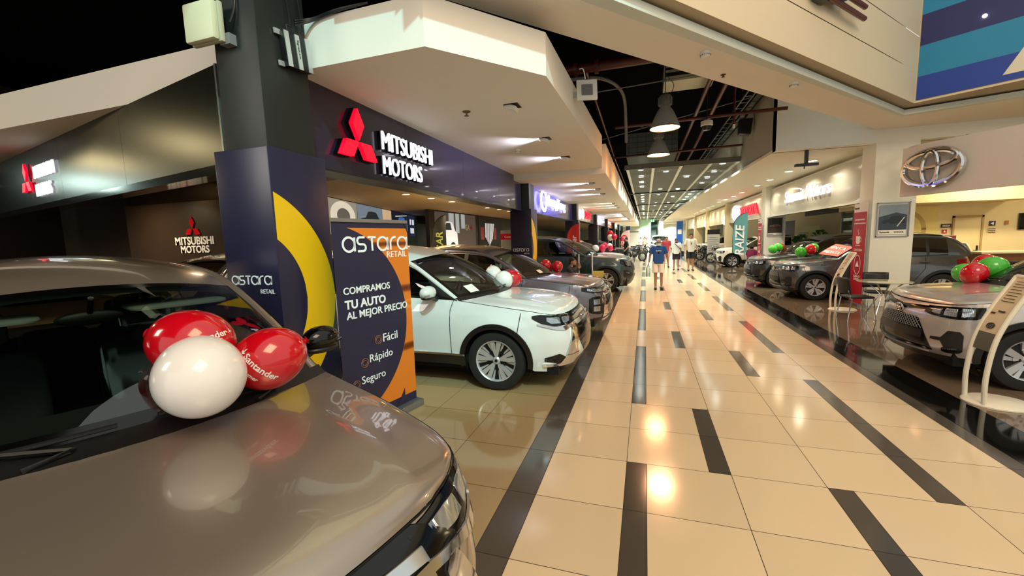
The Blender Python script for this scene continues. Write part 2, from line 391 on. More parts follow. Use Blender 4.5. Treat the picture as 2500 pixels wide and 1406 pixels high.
def make_car(name, label, loc, rz, k, pm, cat='car', interior=True, group=None, gl='glass'):
    b = Body(k); t = thing(name, label, cat, loc, rz, group); xw, yc = k['cowl_x'], None
    zt = b.zt; W = k['W']/2
    # --- shell of fenders, doors, bumpers
    ss = [b.S*i/130 for i in range(131)]
    for xx in (k['xf'], k['xr']):
        for j in range(25):
            a = PI*j/24; ss.append(b.sx(-xx+k['ra']*math.cos(a)*.9999))
        ss += [b.sx(-xx+k['ra']*1.0005), b.sx(-xx-k['ra']*1.0005)]
    ss = sorted(set(round(x, 5) for x in ss)); full = [-x for x in ss[::-1] if x > 1e-6]+ss
    if full[0] > -b.S+1e-6: full = [-b.S]+full
    body = MB(); m = 18; P = []
    for s_ in full:
        z0, z1 = b.zb(abs(s_)), zt(abs(s_)); P.append([b.P(s_, z0+(z1-z0)*(j/m)) for j in range(m+1)])
    body.grid(P)
    # soft edge: turn the top of the fender in towards the hood line
    sc, scw = k['hood_s'], b.sx(-xw)
    T = lambda s_: b.P(s_, zt(abs(s_)))
    F = lambda a: T(-sc+2*sc*a); L_ = lambda u: T(-(sc+(scw-sc)*u)); R_ = lambda u: T(sc+(scw-sc)*u)
    cl, cr = T(-scw), T(scw)
    def cowl(a):
        p = cl*(1-a)+cr*a; q = (2*a-1)**2; p = p.copy(); p.x = cl.x+k['cowl_bow']*(1-q); p.z = cl.z+k['cowl_crown']*(1-q); return p
    def hb(u, a):
        q = 2*a-1; e = k['hood_bulge']*(1-q*q)**.5*math.sin(PI*min(1, .08+.92*u**.55))*(1-u**6)
        ridge = k.get('ridge', .012)*(math.exp(-((abs(q)-.62)/.07)**2))*math.sin(PI*u)
        return Vector((0, 0, e+ridge))
    H = coons(F, cowl, L_, R_, 30, 36, hb)
    hood = MB(); hood.grid(H)
    hood.build('hood', pm, t, ang=60)
    # --- greenhouse
    G = crv(k['G'], 10); gx = [p.x for p in G]
    def Gx(x):
        x = max(min(x, gx[0]), gx[-1])
        for p, q in zip(G, G[1:]):
            if p.x >= x >= q.x and q.x < p.x: return p+(q-p)*((p.x-x)/(p.x-q.x))
        return G[-1].copy()
    xA, xD, xh, xr = gx[0], gx[-1], k['head_x'], k['rear_head_x']
    def mir(p): return Vector((p.x, -p.y, p.z))
    def sidept(x, v, sg):
        lo = T(b.sx(x)); hi = Gx(x); p = lo+(hi-lo)*v; p.y += .025*math.sin(PI*v)
        return p if sg > 0 else mir(p)
    panes = k['panes']; xs = sorted(set([xA, xD]+[x for p in panes for x in p[:2]]+[xA+(xD-xA)*i/70 for i in range(71)]), reverse=True)
    vs_ = [0, .07, .2, .35, .5, .65, .8, .9, 1]
    for sg in (1, -1):
        fr = MB()
        pane_mb = [MB() for _ in panes]
        for x0, x1 in zip(xs, xs[1:]):
            xm = (x0+x1)/2; pk = [i for i, p in enumerate(panes) if p[0] > xm > p[1]]
            tall = (Gx(xm)-T(b.sx(xm))).length
            for v0, v1 in zip(vs_, vs_[1:]):
                q = [sidept(x0, v0, sg), sidept(x1, v0, sg), sidept(x1, v1, sg), sidept(x0, v1, sg)]
                if (q[3]-q[0]).length < 1e-4: q = q[:3]
                if pk and v0 >= .07 and v1 <= .9 and tall > .09: pane_mb[pk[0]].add(q, [tuple(range(len(q)))])
                else:
                    fr.m = 1 if (v0 >= .9 or not pk and xm < panes[-1][1]+.0 and k.get('paint_d')) else 0
                    fr.add(q, [tuple(range(len(q)))])
        fr.build('window_frame', [M['trim'], pm], t, ang=60)
        for i, pmz in enumerate(pane_mb):
            if pmz.v: pmz.build('side_window', M['glass' if (gl == 'glass' and i == 0) else 'tint'], t, ang=80)
    # pillars, roof
    gp = [p+Vector((0, .0, .0)) for p in G]
    for sg in (1, -1):
        body.tube([(p if sg > 0 else mir(p))-Vector((0, 0, .012)) for p in gp], [.03]*len(gp), 8, flat=1.0)
    hL, hR = mir(Gx(xh)), Gx(xh)
    def head(a):
        q = (2*a-1)**2; p = hL*(1-a)+hR*a; p.x += k['head_bow']*(1-q); p.z += k['head_crown']*(1-q); return p
    rL, rR = mir(Gx(xr)), Gx(xr)
    def rhead(a):
        q = (2*a-1)**2; p = rL*(1-a)+rR*a; p.x -= .06*(1-q); p.z += k['head_crown']*.8*(1-q); return p
    rail = lambda sg: (lambda u: (Gx(xh+(xr-xh)*u) if sg > 0 else mir(Gx(xh+(xr-xh)*u))))
    rb = lambda u, a: Vector((0, 0, k['roof_crown']*(1-(2*a-1)**2)**.6*math.sin(PI*u)**.7 if 0 < u < 1 else 0))
    roof = MB(); roof.grid(coons(head, rhead, rail(-1), rail(1), 22, 24, rb)); roof.build('roof', pm, t, ang=60)
    # windscreen with black border
    A_ = lambda sg: (lambda u: (Gx(xA+(xh-xA)*u) if sg > 0 else mir(Gx(xA+(xh-xA)*u))))
    wsb = lambda u, a: Vector((.05, 0, .05))*(math.sin(PI*u)*(1-(2*a-1)**2))*k.get('ws_bulge', .6)
    ws = coons(cowl, head, A_(-1), A_(1), 20, 28, wsb)
    gm, bm_ = MB(), MB()
    for i in range(20):
        for j in range(28):
            q = [ws[i][j], ws[i+1][j], ws[i+1][j+1], ws[i][j+1]]
            (bm_ if i < 2 or i > 18 or j < 1 or j > 26 else gm).add(q, [(0, 1, 2, 3)])
    gm.build('windscreen', M[gl], t, ang=80); bm_.build('windscreen_border', M['gloss'], t, ang=80)
    # tail: glass and gate
    sd = b.sx(xD+.001)
    tail = lambda a: T(-(sd)) if a <= 0 else T(sd) if a >= 1 else b.P(-(sd)-(b.S-sd)*2*a if a < .5 else sd+(b.S-sd)*2*(1-a), zt(min(b.S, sd+(b.S-sd)*(2*a if a < .5 else 2-2*a))))
    DL = lambda sg: (lambda u: (Gx(xr+(xD-xr)*u) if sg > 0 else mir(Gx(xr+(xD-xr)*u))))
    tg = coons(rhead, tail, DL(-1), DL(1), 16, 24); g2 = MB()
    for i in range(16):
        for j in range(24):
            q = [tg[i][j], tg[i+1][j], tg[i+1][j+1], tg[i][j+1]]; inn = 2 <= i < 12 and 2 <= j < 22
            if inn: g2.add(q, [(0, 1, 2, 3)])
            else: body.add(q, [(0, 1, 2, 3)])
    g2.build('rear_window', M['tint'], t, ang=80)
    body.build('body_shell', pm, t, ang=50)
    # underbody, arches, seams
    ub = MB(); ub.box(-k['L']+.25, -.22, -W+.16, W-.16, .2, .5)
    for xx in (k['xf'], k['xr']):
        for sg in (1, -1):
            pts = [(-xx+(k['ra']+.02)*math.cos(PI*j/16), sg*(W-.10), k['wr']+(k['ra']+.02)*math.sin(PI*j/16)) for j in range(-3, 20)]
            inn = [(x, sg*(W-.42), z) for x, y, z in pts]; ub.grid([pts, inn]); ub.prism([(p[0], p[2]) for p in pts], (0, sg*(W-.42), 0), (1, 0, 0), (0, 0, 1), (0, sg*.01, 0))
    ub.build('underbody', M['under'], t)
    for seam in k['seams']:
        for sg in (1, -1):
            q = MB(); b.line(q, [(b.sx(-x), z) for x, z in seam], .009, .001, mir=False)
            if sg < 0: q.v = [(p[0], -p[1], p[2]) for p in q.v]
            q.build('door_seam', M['under'], t)
    sm = MB()
    for seam in k.get('seams_s', []): b.line(sm, seam, .009, .001)
    for a in (0, 1):
        pp = [H[i][0 if a == 0 else -1]+Vector((0, 0, -.002)) for i in range(31)]; sm.tube(pp, .0035, 5)
    sm.tube([p+Vector((.004, 0, -.004)) for p in H[0]], .0035, 5)
    sm.build('bonnet_seam', M['under'], t)
    # trim patches
    for nm, ma, off, keys, mr in k['patches']:
        pm_ = MB()
        if mr == 9:      # woven lattice of the upper grille
            for i in range(-9, 10):
                for sl in (1, -1):
                    q = []
                    for j in range(7):
                        z = .575+.13*j/6; y = i*.045+sl*.13*(j/6-.5); lim = .36+(.70-z)*.6
                        if abs(y) < lim: q.append(b.P(y, z, .014))
                    if len(q) > 2: pm_.tube(q, .004, 5)
            pm_.build(nm, M['grey'], t)
        elif mr == 2:      # a pair: two objects
            b.strip(pm_, keys, off); o = pm_.build(nm, M[ma] if ma != 'paint' else pm, t, ang=40)
            pb = MB(); pb.add([(p[0], -p[1], p[2]) for p in pm_.v], pm_.f); pb.build(nm, M[ma] if ma != 'paint' else pm, t, ang=40)
        else:
            b.strip(pm_, keys, off); pm_.build(nm, M[ma] if ma != 'paint' else pm, t, ang=40)
    for nm, ma, off, w, pts in k.get('lines', []):
        lm = MB(); b.line(lm, pts, w, off, mir=True); lm.build(nm, M[ma] if ma != 'paint' else pm, t)
    # wheel-arch cladding
    if k.get('clad'):
        for xx in (k['xf'], k['xr']):
            for sg in (1, -1):
                cm = MB(); rows = []
                for j in range(-2, 35):
                    a = PI*j/32; row = []
                    for rr_, off in ((k['ra']-.015, -.03), (k['ra']-.015, .012), (k['ra']+.045, .012), (k['ra']+.05, -.01)):
                        x = -xx+rr_*math.cos(a); z = max(k['wr']+rr_*math.sin(a), .24); p = b.P(b.sx(x), z, off); row.append(p if sg > 0 else mir(p))
                    rows.append(row)
                cm.grid(rows); cm.build('wheel_arch_trim', M['trim'], t)
    # wheels
    ty, ri = wheel_meshes(k['wr'], k['rimr'], k['tw'], k['rim'])
    for xx in (k['xf'], k['xr']):
        for sg in (1, -1):
            w = bpy.data.objects.new('wheel', ty.data); C.objects.link(w); w.parent = t; w.location = (-xx, sg*(W-k['tw']/2-.012), k['wr'])
            if sg < 0: w.rotation_euler = (0, 0, PI)
            r = bpy.data.objects.new('rim', ri.data); C.objects.link(r); r.parent = w
    # mirrors, handles, wipers, rails, lamps
    for sg in (1, -1):
        mx, my, mz = k['mirror']; o = MB()
        T_ = Matrix.Rotation(sg*.12, 4, 'Z')
        o.m = 0; o.ell((mx, sg*(my+.13), mz), (.085, .125, .082), 20, T_)
        o.m = 1; o.tube([(mx+.02, sg*(my-.03), mz-.09), (mx+.01, sg*(my+.03), mz-.075), (mx, sg*(my+.08), mz-.055)], [.035, .03, .03], 10)
        o.m = 1; o.ell((mx, sg*(my+.125), mz-.06), (.075, .115, .03), 16, T_)
        o.m = 2; o.tube([(mx+.06, sg*(my+.2), mz-.02), (mx+.02, sg*(my+.25), mz-.02)], .012, 6)
        mo = o.build('side_mirror', [pm if not k.get('black_mirror') else M['gloss'], M['trim'], M['chrome']], t, ang=60)
        for hx in k['handles']:
            h = MB(); s0 = b.sx(-hx); z = zt(s0)-.13
            h.tube([b.P(s0-.1, z, .004), b.P(s0-.07, z, .03), b.P(s0+.07, z, .03), b.P(s0+.1, z, .004)], .013, 8)
            if sg < 0: h.v = [(p[0], -p[1], p[2]) for p in h.v]
            h.build('door_handle', pm if not k.get('chrome_handle') else M['chrome'], t)
        if k.get('rails'):
            rl = MB(); pts = [Gx(xh-.25+(xr-xh+.3)*i/10)+Vector((0, -.03, .035 if 0 < i < 10 else .0)) for i in range(11)]
            if sg < 0: pts = [mir(p) for p in pts]
            rl.tube(pts, .016, 8); rl.build('roof_rail', M[k['rails']], t)
        wp = MB(); yy = .05 if sg > 0 else -.62
        a_ = lambda u, j: ws[u][j]+Vector((.02, 0, .02))
        j0, j1 = (15, 26) if sg > 0 else (3, 14)
        wp.tube([a_(1, j) for j in range(j0, j1)], .009, 6); wp.tube([a_(0, j0+6)+Vector((.03, 0, -.02)), a_(0, j0+8), a_(1, j0+5)], .011, 6); wp.build('wiper', M['black'], t)
    if k.get('cowlpanel', True):
        cp = MB(); cp.grid([[cowl(j/20)+Vector((d, 0, dz)) for j in range(21)] for d, dz in ((.06, -.012), (.0, .004), (-.05, .03))]); cp.build('cowl_panel', M['black'], t)
    if k.get('badge'): k['badge'](t, b)
    # interior
    hl = MB(); hl.grid([[p+Vector((0, 0, -.045)) for p in r] for r in coons(head, rhead, rail(-1), rail(1), 10, 12, rb)]); hl.build('headliner', M['liner'], t, ang=80)
    ti = MB(); zc = cl.z
    ti.grid([[Vector((cl.x+dx, y*(W-.16), zc+dz)) for y in (-1, -.6, -.2, .2, .6, 1)] for dx, dz in ((.12, -.06), (-.1, -.03), (-.42, .0), (-.5, -.06), (-.52, -.3))])
    ti.box(-k['L']+.5, cl.x-.1, -W+.12, W-.12, .42, .5); ti.build('dashboard', M['dash'], t)
    if interior:
        sw = MB(); cx, cz = cl.x-.62, zc-.06; T_ = Matrix.Translation((cx, .37, cz)) @ Matrix.Rotation(-1.15, 4, 'Y')
        sw.tube([T_ @ Vector((.18*math.cos(2*PI*i/28), .18*math.sin(2*PI*i/28), 0)) for i in range(29)], .014, 8)
        for a in (0, PI/2*1.9, -PI/2*1.9): sw.tube([T_ @ Vector((0, 0, .0)), T_ @ Vector((.17*math.cos(a), .17*math.sin(a), 0))], .018, 6)
        sw.ell(T_ @ Vector((0, 0, .01)), (.06, .06, .06)); sw.build('steering_wheel', M['black'], t)
        rm = MB(); q = ws[17][14]; rm.ell(q+Vector((-.1, 0, -.1)), (.02, .12, .035)); rm.tube([q, q+Vector((-.1, 0, -.08))], .012, 6); rm.build('rear_view_mirror', M['black'], t)
        sx0 = cl.x-1.0
        if k.get('film'):
            R = Matrix.Translation((sx0-.32, .37, .6)) @ Matrix.Rotation(-.28, 4, 'Y'); fm_ = MB(); rbox(fm_, -.10, .10, -.28, .28, .02, .66, T=R); rbox(fm_, -.08, .08, -.16, .16, .64, .90, T=R); fm_.build('seat_wrap', glass('seat_film', 'd4e2de', .16, .12), t)
            gc = MB(); gc.box(cx-.02, cx-.015, .30, .42, cz-.02, cz+.08); gc.build('green_tag', mat('green_card', '3f9a55', .5, noise=.03), t)
            sv = MB()
            for y in (.37, -.37): rbox(sv, hL.x-.12, hL.x+.20, y-.22, y+.22, hL.z-.075, hL.z-.05)
            sv.build('sun_visors', M['liner'], t)
        for y in (.37, -.37):
            st = MB(); rbox(st, sx0-.32, sx0+.2, y-.25, y+.25, .5, .68)
            R = Matrix.Translation((sx0-.32, y, .6)) @ Matrix.Rotation(-.28, 4, 'Y'); rbox(st, -.07, .07, -.25, .25, 0, .62, T=R)
            st.cyl(R @ Vector((0, -.06, .6)), R @ Vector((0, -.06, .7)), .008, n=6); st.cyl(R @ Vector((0, .06, .6)), R @ Vector((0, .06, .7)), .008, n=6)
            rbox(st, -.05, .05, -.13, .13, .66, .86, T=R); st.build('front_seat', M['seat'], t)
        st = MB(); rx = sx0-1.15; rbox(st, rx-.25, rx+.25, -.62, .62, .5, .68)
        for y in (-.42, .0, .42):
            R = Matrix.Translation((rx-.25, y, .6)) @ Matrix.Rotation(-.25, 4, 'Y'); rbox(st, -.06, .06, -.205, .205, 0, .6, T=R)
            if y: rbox(st, -.04, .04, -.12, .12, .6, .78, T=R)
        st.build('rear_seat', M['seat'], t)
    return t, b, ws, H
# --- data for the models
def plan_of(L, W, fr=.20, nose=.0):
    h = W/2
    return [(0, 0), (-.015, .3*h), (-.07, .60*h), (-.185, .815*h), (-.38, .94*h), (-.76, .99*h), (-1.3, h), (-L*.5, h*1.0), (-L+1.0, h*.995), (-L+.5, .97*h), (-L+.22, .9*h), (-L+.07, .70*h), (-L+.015, .4*h), (-L, 0)]
def badge_rhombi(x, z, s):
    def f(t, b):
        o = MB(); p = b.P(0, z, .03); o2 = rhombi(o, p, (0, 1, 0), (0, 0, 1), (.015, 0, 0), s); o.build('emblem', M['chrome'], t)
    return f
def badge_ovals(z, w):
    def f(t, b):
        o = MB(); p = b.P(0, z, .02); ovals(o, p, (0, 1, 0), (.25, 0, 1), w, .009); o.m = 1; o.ell(p-Vector((.012, 0, 0)), (.008, w*.45, w*.3)); o.build('emblem', [M['chrome'], M['black']], t)
    return f
OUT = dict(L=4.70, W=1.81, xf=.94, xr=3.61, ra=.405, wr=.355, rimr=.242, tw=.225, rim='ten', plan=plan_of(4.70, 1.81), hood_s=.80, cowl_x=1.40, cowl_bow=.30, cowl_crown=.035, hood_bulge=.055,
    top=[(0, .875), (.1, .88), (.25, .905), (.5, .95), (.9, 1.0), (1.4, 1.058), (2.2, 1.09), (3.4, 1.12), (4.2, 1.14), (4.55, 1.08), (4.7, 1.06)],
    bot=[(0, .235), (.3, .235), (.5, .25), (.55, .31), (1.4, .29), (3.1, .29), (4.1, .31), (4.7, .33)],
    insF=[(.2, .12), (.3, .03), (.42, -.03), (.6, -.03), (.72, .005), (.80, .05), (.86, .10), (.90, .16)], insS=[(.25, .07), (.4, .03), (.6, .005), (.78, .0), (.9, .015), (1.0, .05), (1.08, .085), (1.14, .1)], insR=[(.3, .08), (.45, .0), (.75, .02), (1.0, .06), (1.14, .12)],
    G=[(-1.42, .80, 1.058), (-1.75, .745, 1.285), (-2.1, .675, 1.495), (-2.4, .635, 1.60), (-3.0, .625, 1.645), (-3.6, .615, 1.625), (-4.1, .60, 1.56), (-4.35, .62, 1.42), (-4.55, .67, 1.16)],
    head_x=-2.16, rear_head_x=-4.05, head_bow=.17, head_crown=.075, roof_crown=.035, panes=[(-1.80, -2.62), (-2.70, -3.55), (-3.62, -4.2)],
    seams=[[(1.47, 1.06), (1.50, .95), (1.50, .40)], [(2.66, 1.08), (2.68, .6), (2.62, .36)], [(3.55, 1.1), (3.5, .8), (3.25, .5), (3.2, .36)], [(.62, .93), (.66, .7), (.56, .6)]],
    patches=[('lower_bumper', 'trim', .004, [(-.95, .235, .30), (-.6, .235, .33), (0, .235, .34), (.6, .235, .33), (.95, .235, .30)], 0),
             ('grille', 'gloss', .010, [(-.62, .76, .79), (-.5, .60, .88), (-.3, .40, .88), (0, .36, .885), (.3, .40, .88), (.5, .60, .88), (.62, .76, .79)], 0),
             ('headlight', 'gloss', .006, [(.44, .80, .868), (.6, .775, .875), (.85, .775, .895), (1.02, .815, .915), (1.12, .87, .90)], 2),
             ('headlight_reflector', 'lens', .009, [(.52, .815, .855), (.66, .80, .86), (.72, .805, .86)], 2),
             ('headlight_reflector', 'lens', .009, [(.76, .80, .87), (.9, .81, .875), (.95, .84, .88)], 2),
             ('chrome_shield', 'chrome', .016, [(.28, .775, .80), (.46, .765, .795), (.62, .745, .775), (.72, .72, .765), (.85, .74, .772), (1.06, .80, .815)], 2),
             ('chrome_shield', 'chrome', .018, [(.50, .36, .74), (.53, .31, .76), (.58, .30, .76), (.64, .30, .62), (.72, .30, .42), (.78, .295, .33), (1.0, .30, .33)], 2),
             ('fog_lamp_housing', 'gloss', .008, [(.64, .335, .36), (.80, .335, .455), (.98, .37, .41)], 2),
             ('chrome_bar', 'chrome', .016, [(-.46, .80, .835), (-.2, .825, .85), (0, .83, .855), (.2, .825, .85), (.46, .80, .835)], 0),
             ('chrome_bar', 'chrome', .014, [(-.46, .745, .765), (0, .76, .78), (.46, .745, .765)], 0),
             ('sill_cladding', 'trim', .008, [(1.95, .28, .40), (3.2, .28, .40), (3.9, .28, .40)], 2),
             ('door_moulding', 'chrome', .014, [(1.95, .40, .425), (3.9, .40, .425)], 2), ('tail_lamp', 'lampred', .008, [(4.75, .92, 1.04), (5.1, .88, 1.04), (5.45, .9, 1.0)], 2)],
    clad=True, mirror=(-1.72, .86, 1.17), handles=[2.5, 3.4], rails=None, paint_d=True, badge=badge_rhombi(0, .80, .062), ridge=.014)
OUT['patches'] = [p if p[0] != 'tail_lamp' else p for p in OUT['patches']]
ASX = dict(OUT); ASX.update(L=4.36, plan=plan_of(4.36, 1.81), xr=3.61-.0, G=[(-1.42, .80, 1.05), (-1.75, .745, 1.26), (-2.1, .675, 1.45), (-2.4, .635, 1.54), (-3.0, .625, 1.585), (-3.4, .615, 1.56), (-3.8, .60, 1.5), (-4.05, .62, 1.38), (-4.22, .67, 1.14)],
    head_x=-2.12, rear_head_x=-3.72, panes=[(-1.80, -2.6), (-2.68, -3.45), (-3.52, -3.9)], rails='black',
    seams=[[(1.47, 1.04), (1.50, .95), (1.50, .40)], [(2.62, 1.06), (2.64, .6), (2.6, .36)], [(.62, .93), (.66, .7), (.56, .6)]],
    patches=[('grille', 'gloss', .004, [(-.62, .72, .80), (-.5, .50, .87), (-.3, .40, .88), (0, .38, .885), (.3, .40, .88), (.5, .50, .87), (.62, .72, .80)], 0),
             ('lower_bumper', 'trim', .006, [(-.95, .235, .34), (-.6, .235, .36), (0, .235, .36), (.6, .235, .36), (.95, .235, .34)], 0), ('skid_plate', 'silver', .016, [(-.6, .29, .33), (0, .29, .34), (.6, .29, .33)], 0),
             ('headlight', 'gloss', .006, [(.46, .80, .865), (.62, .79, .875), (.85, .80, .895), (1.05, .84, .91)], 2), ('headlight_reflector', 'lens', .010, [(.52, .81, .85), (.8, .815, .875), (.95, .845, .885)], 2),
             ('chrome_shield', 'chrome', .018, [(.48, .40, .72), (.52, .36, .78), (.56, .36, .78), (.62, .36, .55)], 2), ('chrome_bar', 'chrome', .018, [(-.5, .80, .83), (0, .82, .85), (.5, .80, .83)], 0), ('chrome_bar', 'chrome', .016, [(-.5, .74, .755), (0, .755, .77), (.5, .74, .755)], 0),
             ('lamp_block', 'gloss', .010, [(.64, .44, .72), (.70, .42, .74), (.86, .44, .73), (.92, .47, .70)], 2), ('fog_lamp', 'lens', .014, [(.71, .60, .69), (.84, .60, .69)], 2), ('fog_lamp', 'lens', .014, [(.71, .48, .57), (.84, .48, .57)], 2),
             ('sill_cladding', 'trim', .008, [(1.95, .28, .40), (3.2, .28, .40), (3.9, .28, .40)], 2), ('tail_lamp', 'lampred', .008, [(4.45, .92, 1.04), (4.8, .88, 1.04), (5.1, .9, 1.0)], 2)])
ASX['xr'] = 3.58-.0
MUS = dict(OUT); MUS.update(L=4.85, W=1.95, xf=.86, xr=3.76, ra=.43, wr=.385, rimr=.24, tw=.25, rim='five', plan=plan_of(4.85, 1.95), hood_s=.88, cowl_x=1.5, hood_bulge=.05,
    top=[(0, 1.03), (.1, 1.035), (.25, 1.05), (.5, 1.08), (.9, 1.11), (1.5, 1.15), (2.2, 1.16), (3.4, 1.17), (4.2, 1.19), (4.7, 1.12), (4.85, 1.1)],
    insF=[(.2, .14), (.35, .05), (.5, .0), (.7, .0), (.85, .03), (.95, .06), (1.0, .10), (1.05, .16)], insS=[(.25, .07), (.4, .03), (.6, .005), (.85, .0), (1.0, .015), (1.1, .05), (1.2, .09)],
    G=[(-1.52, .86, 1.15), (-1.85, .81, 1.37), (-2.2, .745, 1.58), (-2.5, .71, 1.70), (-3.1, .70, 1.755), (-3.7, .69, 1.75), (-4.3, .68, 1.70), (-4.55, .70, 1.52), (-4.7, .74, 1.2)],
    head_x=-2.26, rear_head_x=-4.3, panes=[(-1.9, -2.75), (-2.85, -3.7), (-3.78, -4.4)], mirror=(-1.85, .92, 1.24), rails='silver', handles=[2.6, 3.5],
    seams=[[(1.56, 1.13), (1.58, .95), (1.55, .45)], [(2.76, 1.15), (2.78, .6), (2.72, .40)], [(.62, 1.0), (.66, .8), (.5, .65)]],
    patches=[('grille', 'gloss', .004, [(-.6, .74, .96), (-.45, .68, 1.0), (0, .66, 1.01), (.45, .68, 1.0), (.6, .74, .96)], 0), ('chrome_bar', 'chrome', .016, [(-.58, .84, .865), (0, .82, .85), (.58, .84, .865)], 0), ('chrome_bar', 'chrome', .016, [(-.58, .92, .945), (0, .93, .955), (.58, .92, .945)], 0),
             ('headlight', 'gloss', .006, [(.58, .80, .99), (.75, .79, 1.0), (.95, .83, 1.02), (1.12, .92, 1.03)], 2), ('headlight_reflector', 'lens', .010, [(.63, .83, .97), (.85, .84, .99)], 2),
             ('bumper_intake', 'trim', .008, [(-1.0, .50, .72), (-.7, .40, .62), (-.5, .36, .58), (0, .36, .56), (.5, .36, .58), (.7, .40, .62), (1.0, .50, .72)], 0), ('lower_bumper', 'trim', .008, [(-1.0, .25, .38), (0, .25, .36), (1.0, .25, .38)], 0), ('fog_lamp', 'lens', .014, [(.78, .58, .63), (.92, .62, .66)], 2), ('tail_lamp', 'lampred', .008, [(5.0, .92, 1.1), (5.5, .9, 1.1)], 2)], badge=None)
RZ = dict(OUT); RZ.update(L=4.0, W=1.70, xf=.77, xr=3.295, ra=.385, wr=.335, rimr=.215, tw=.205, rim='swirl', plan=plan_of(4.0, 1.70), hood_s=.76, cowl_x=1.22, cowl_bow=.25, hood_bulge=.06,
    top=[(0, .865), (.1, .875), (.25, .905), (.5, .945), (.9, .985), (1.25, 1.03), (2.0, 1.05), (3.0, 1.08), (3.5, 1.11), (3.85, 1.06), (4.0, 1.04)],
    bot=[(0, .24), (.3, .25), (.45, .27), (.5, .31), (1.2, .30), (2.8, .30), (3.6, .32), (4.0, .34)],
    insF=[(.2, .14), (.3, .05), (.38, .0), (.55, .015), (.68, .03), (.76, .05), (.82, .08), (.88, .14)], insS=[(.25, .07), (.4, .03), (.6, .005), (.75, .0), (.88, .015), (.98, .05), (1.06, .085), (1.12, .1)],
    G=[(-1.24, .75, 1.03), (-1.55, .695, 1.23), (-1.87, .63, 1.42), (-2.15, .595, 1.53), (-2.7, .585, 1.57), (-3.2, .575, 1.545), (-3.5, .57, 1.50), (-3.7, .59, 1.36), (-3.88, .64, 1.12)],
    head_x=-1.93, rear_head_x=-3.5, head_bow=.14, panes=[(-1.56, -2.25), (-2.33, -3.0), (-3.06, -3.42)], mirror=(-1.5, .80, 1.10), handles=[2.15, 2.95], rails='black',
    seams=[[(1.30, 1.01), (1.33, .9), (1.33, .42)], [(2.28, 1.03), (2.3, .6), (2.26, .38)], [(2.98, 1.06), (2.95, .8), (2.75, .5)], [(.5, .88), (.54, .7), (.45, .6)]],
    patches=[('hood_edge_trim', 'gloss', .008, [(-.56, .815, .85), (-.25, .79, .835), (0, .765, .82), (.25, .79, .835), (.56, .815, .85)], 0), ('headlight', 'gloss', .007, [(.40, .775, .85), (.5, .755, .855), (.75, .735, .87), (.92, .75, .88), (.98, .80, .885)], 2), ('headlight_reflector', 'lens', .012, [(.50, .785, .83), (.60, .775, .84)], 2), ('headlight_reflector', 'lens', .012, [(.64, .77, .845), (.76, .765, .85)], 2), ('headlight_reflector', 'lens', .012, [(.80, .77, .86), (.9, .785, .865)], 2),
             ('grille', 'gloss', .006, [(-.56, .345, .37), (-.42, .34, .60), (-.34, .34, .70), (0, .34, .715), (.34, .34, .70), (.42, .34, .60), (.56, .345, .37)], 0), ('grille_mesh', 'grille_line', .012, None, 9), ('plate_panel', 'trim', .016, [(-.44, .47, .56), (0, .47, .565), (.44, .47, .56)], 0), ('bumper_lip', 'silver', .018, [(-.52, .315, .335), (0, .31, .33), (.52, .315, .335)], 0), ('lower_bumper', 'trim', .006, [(-.9, .235, .30), (0, .235, .31), (.9, .235, .30)], 0),
             ('fog_lamp_housing', 'trim', .008, [(.54, .48, .51), (.64, .475, .515), (.70, .36, .60), (.80, .35, .60), (.83, .38, .56)], 2), ('fog_lamp', 'gloss', .016, [(.66, .36, .40), (.70, .345, .43), (.76, .345, .43), (.79, .36, .40)], 2), ('sill_cladding', 'trim', .008, [(1.7, .29, .40), (3.3, .29, .40)], 2), ('tail_lamp', 'lampred', .010, [(4.15, .88, 1.0), (4.4, .84, 1.02), (4.72, .88, .98)], 2)],
    badge=badge_ovals(.765, .15), black_mirror=True, paint_d=True)
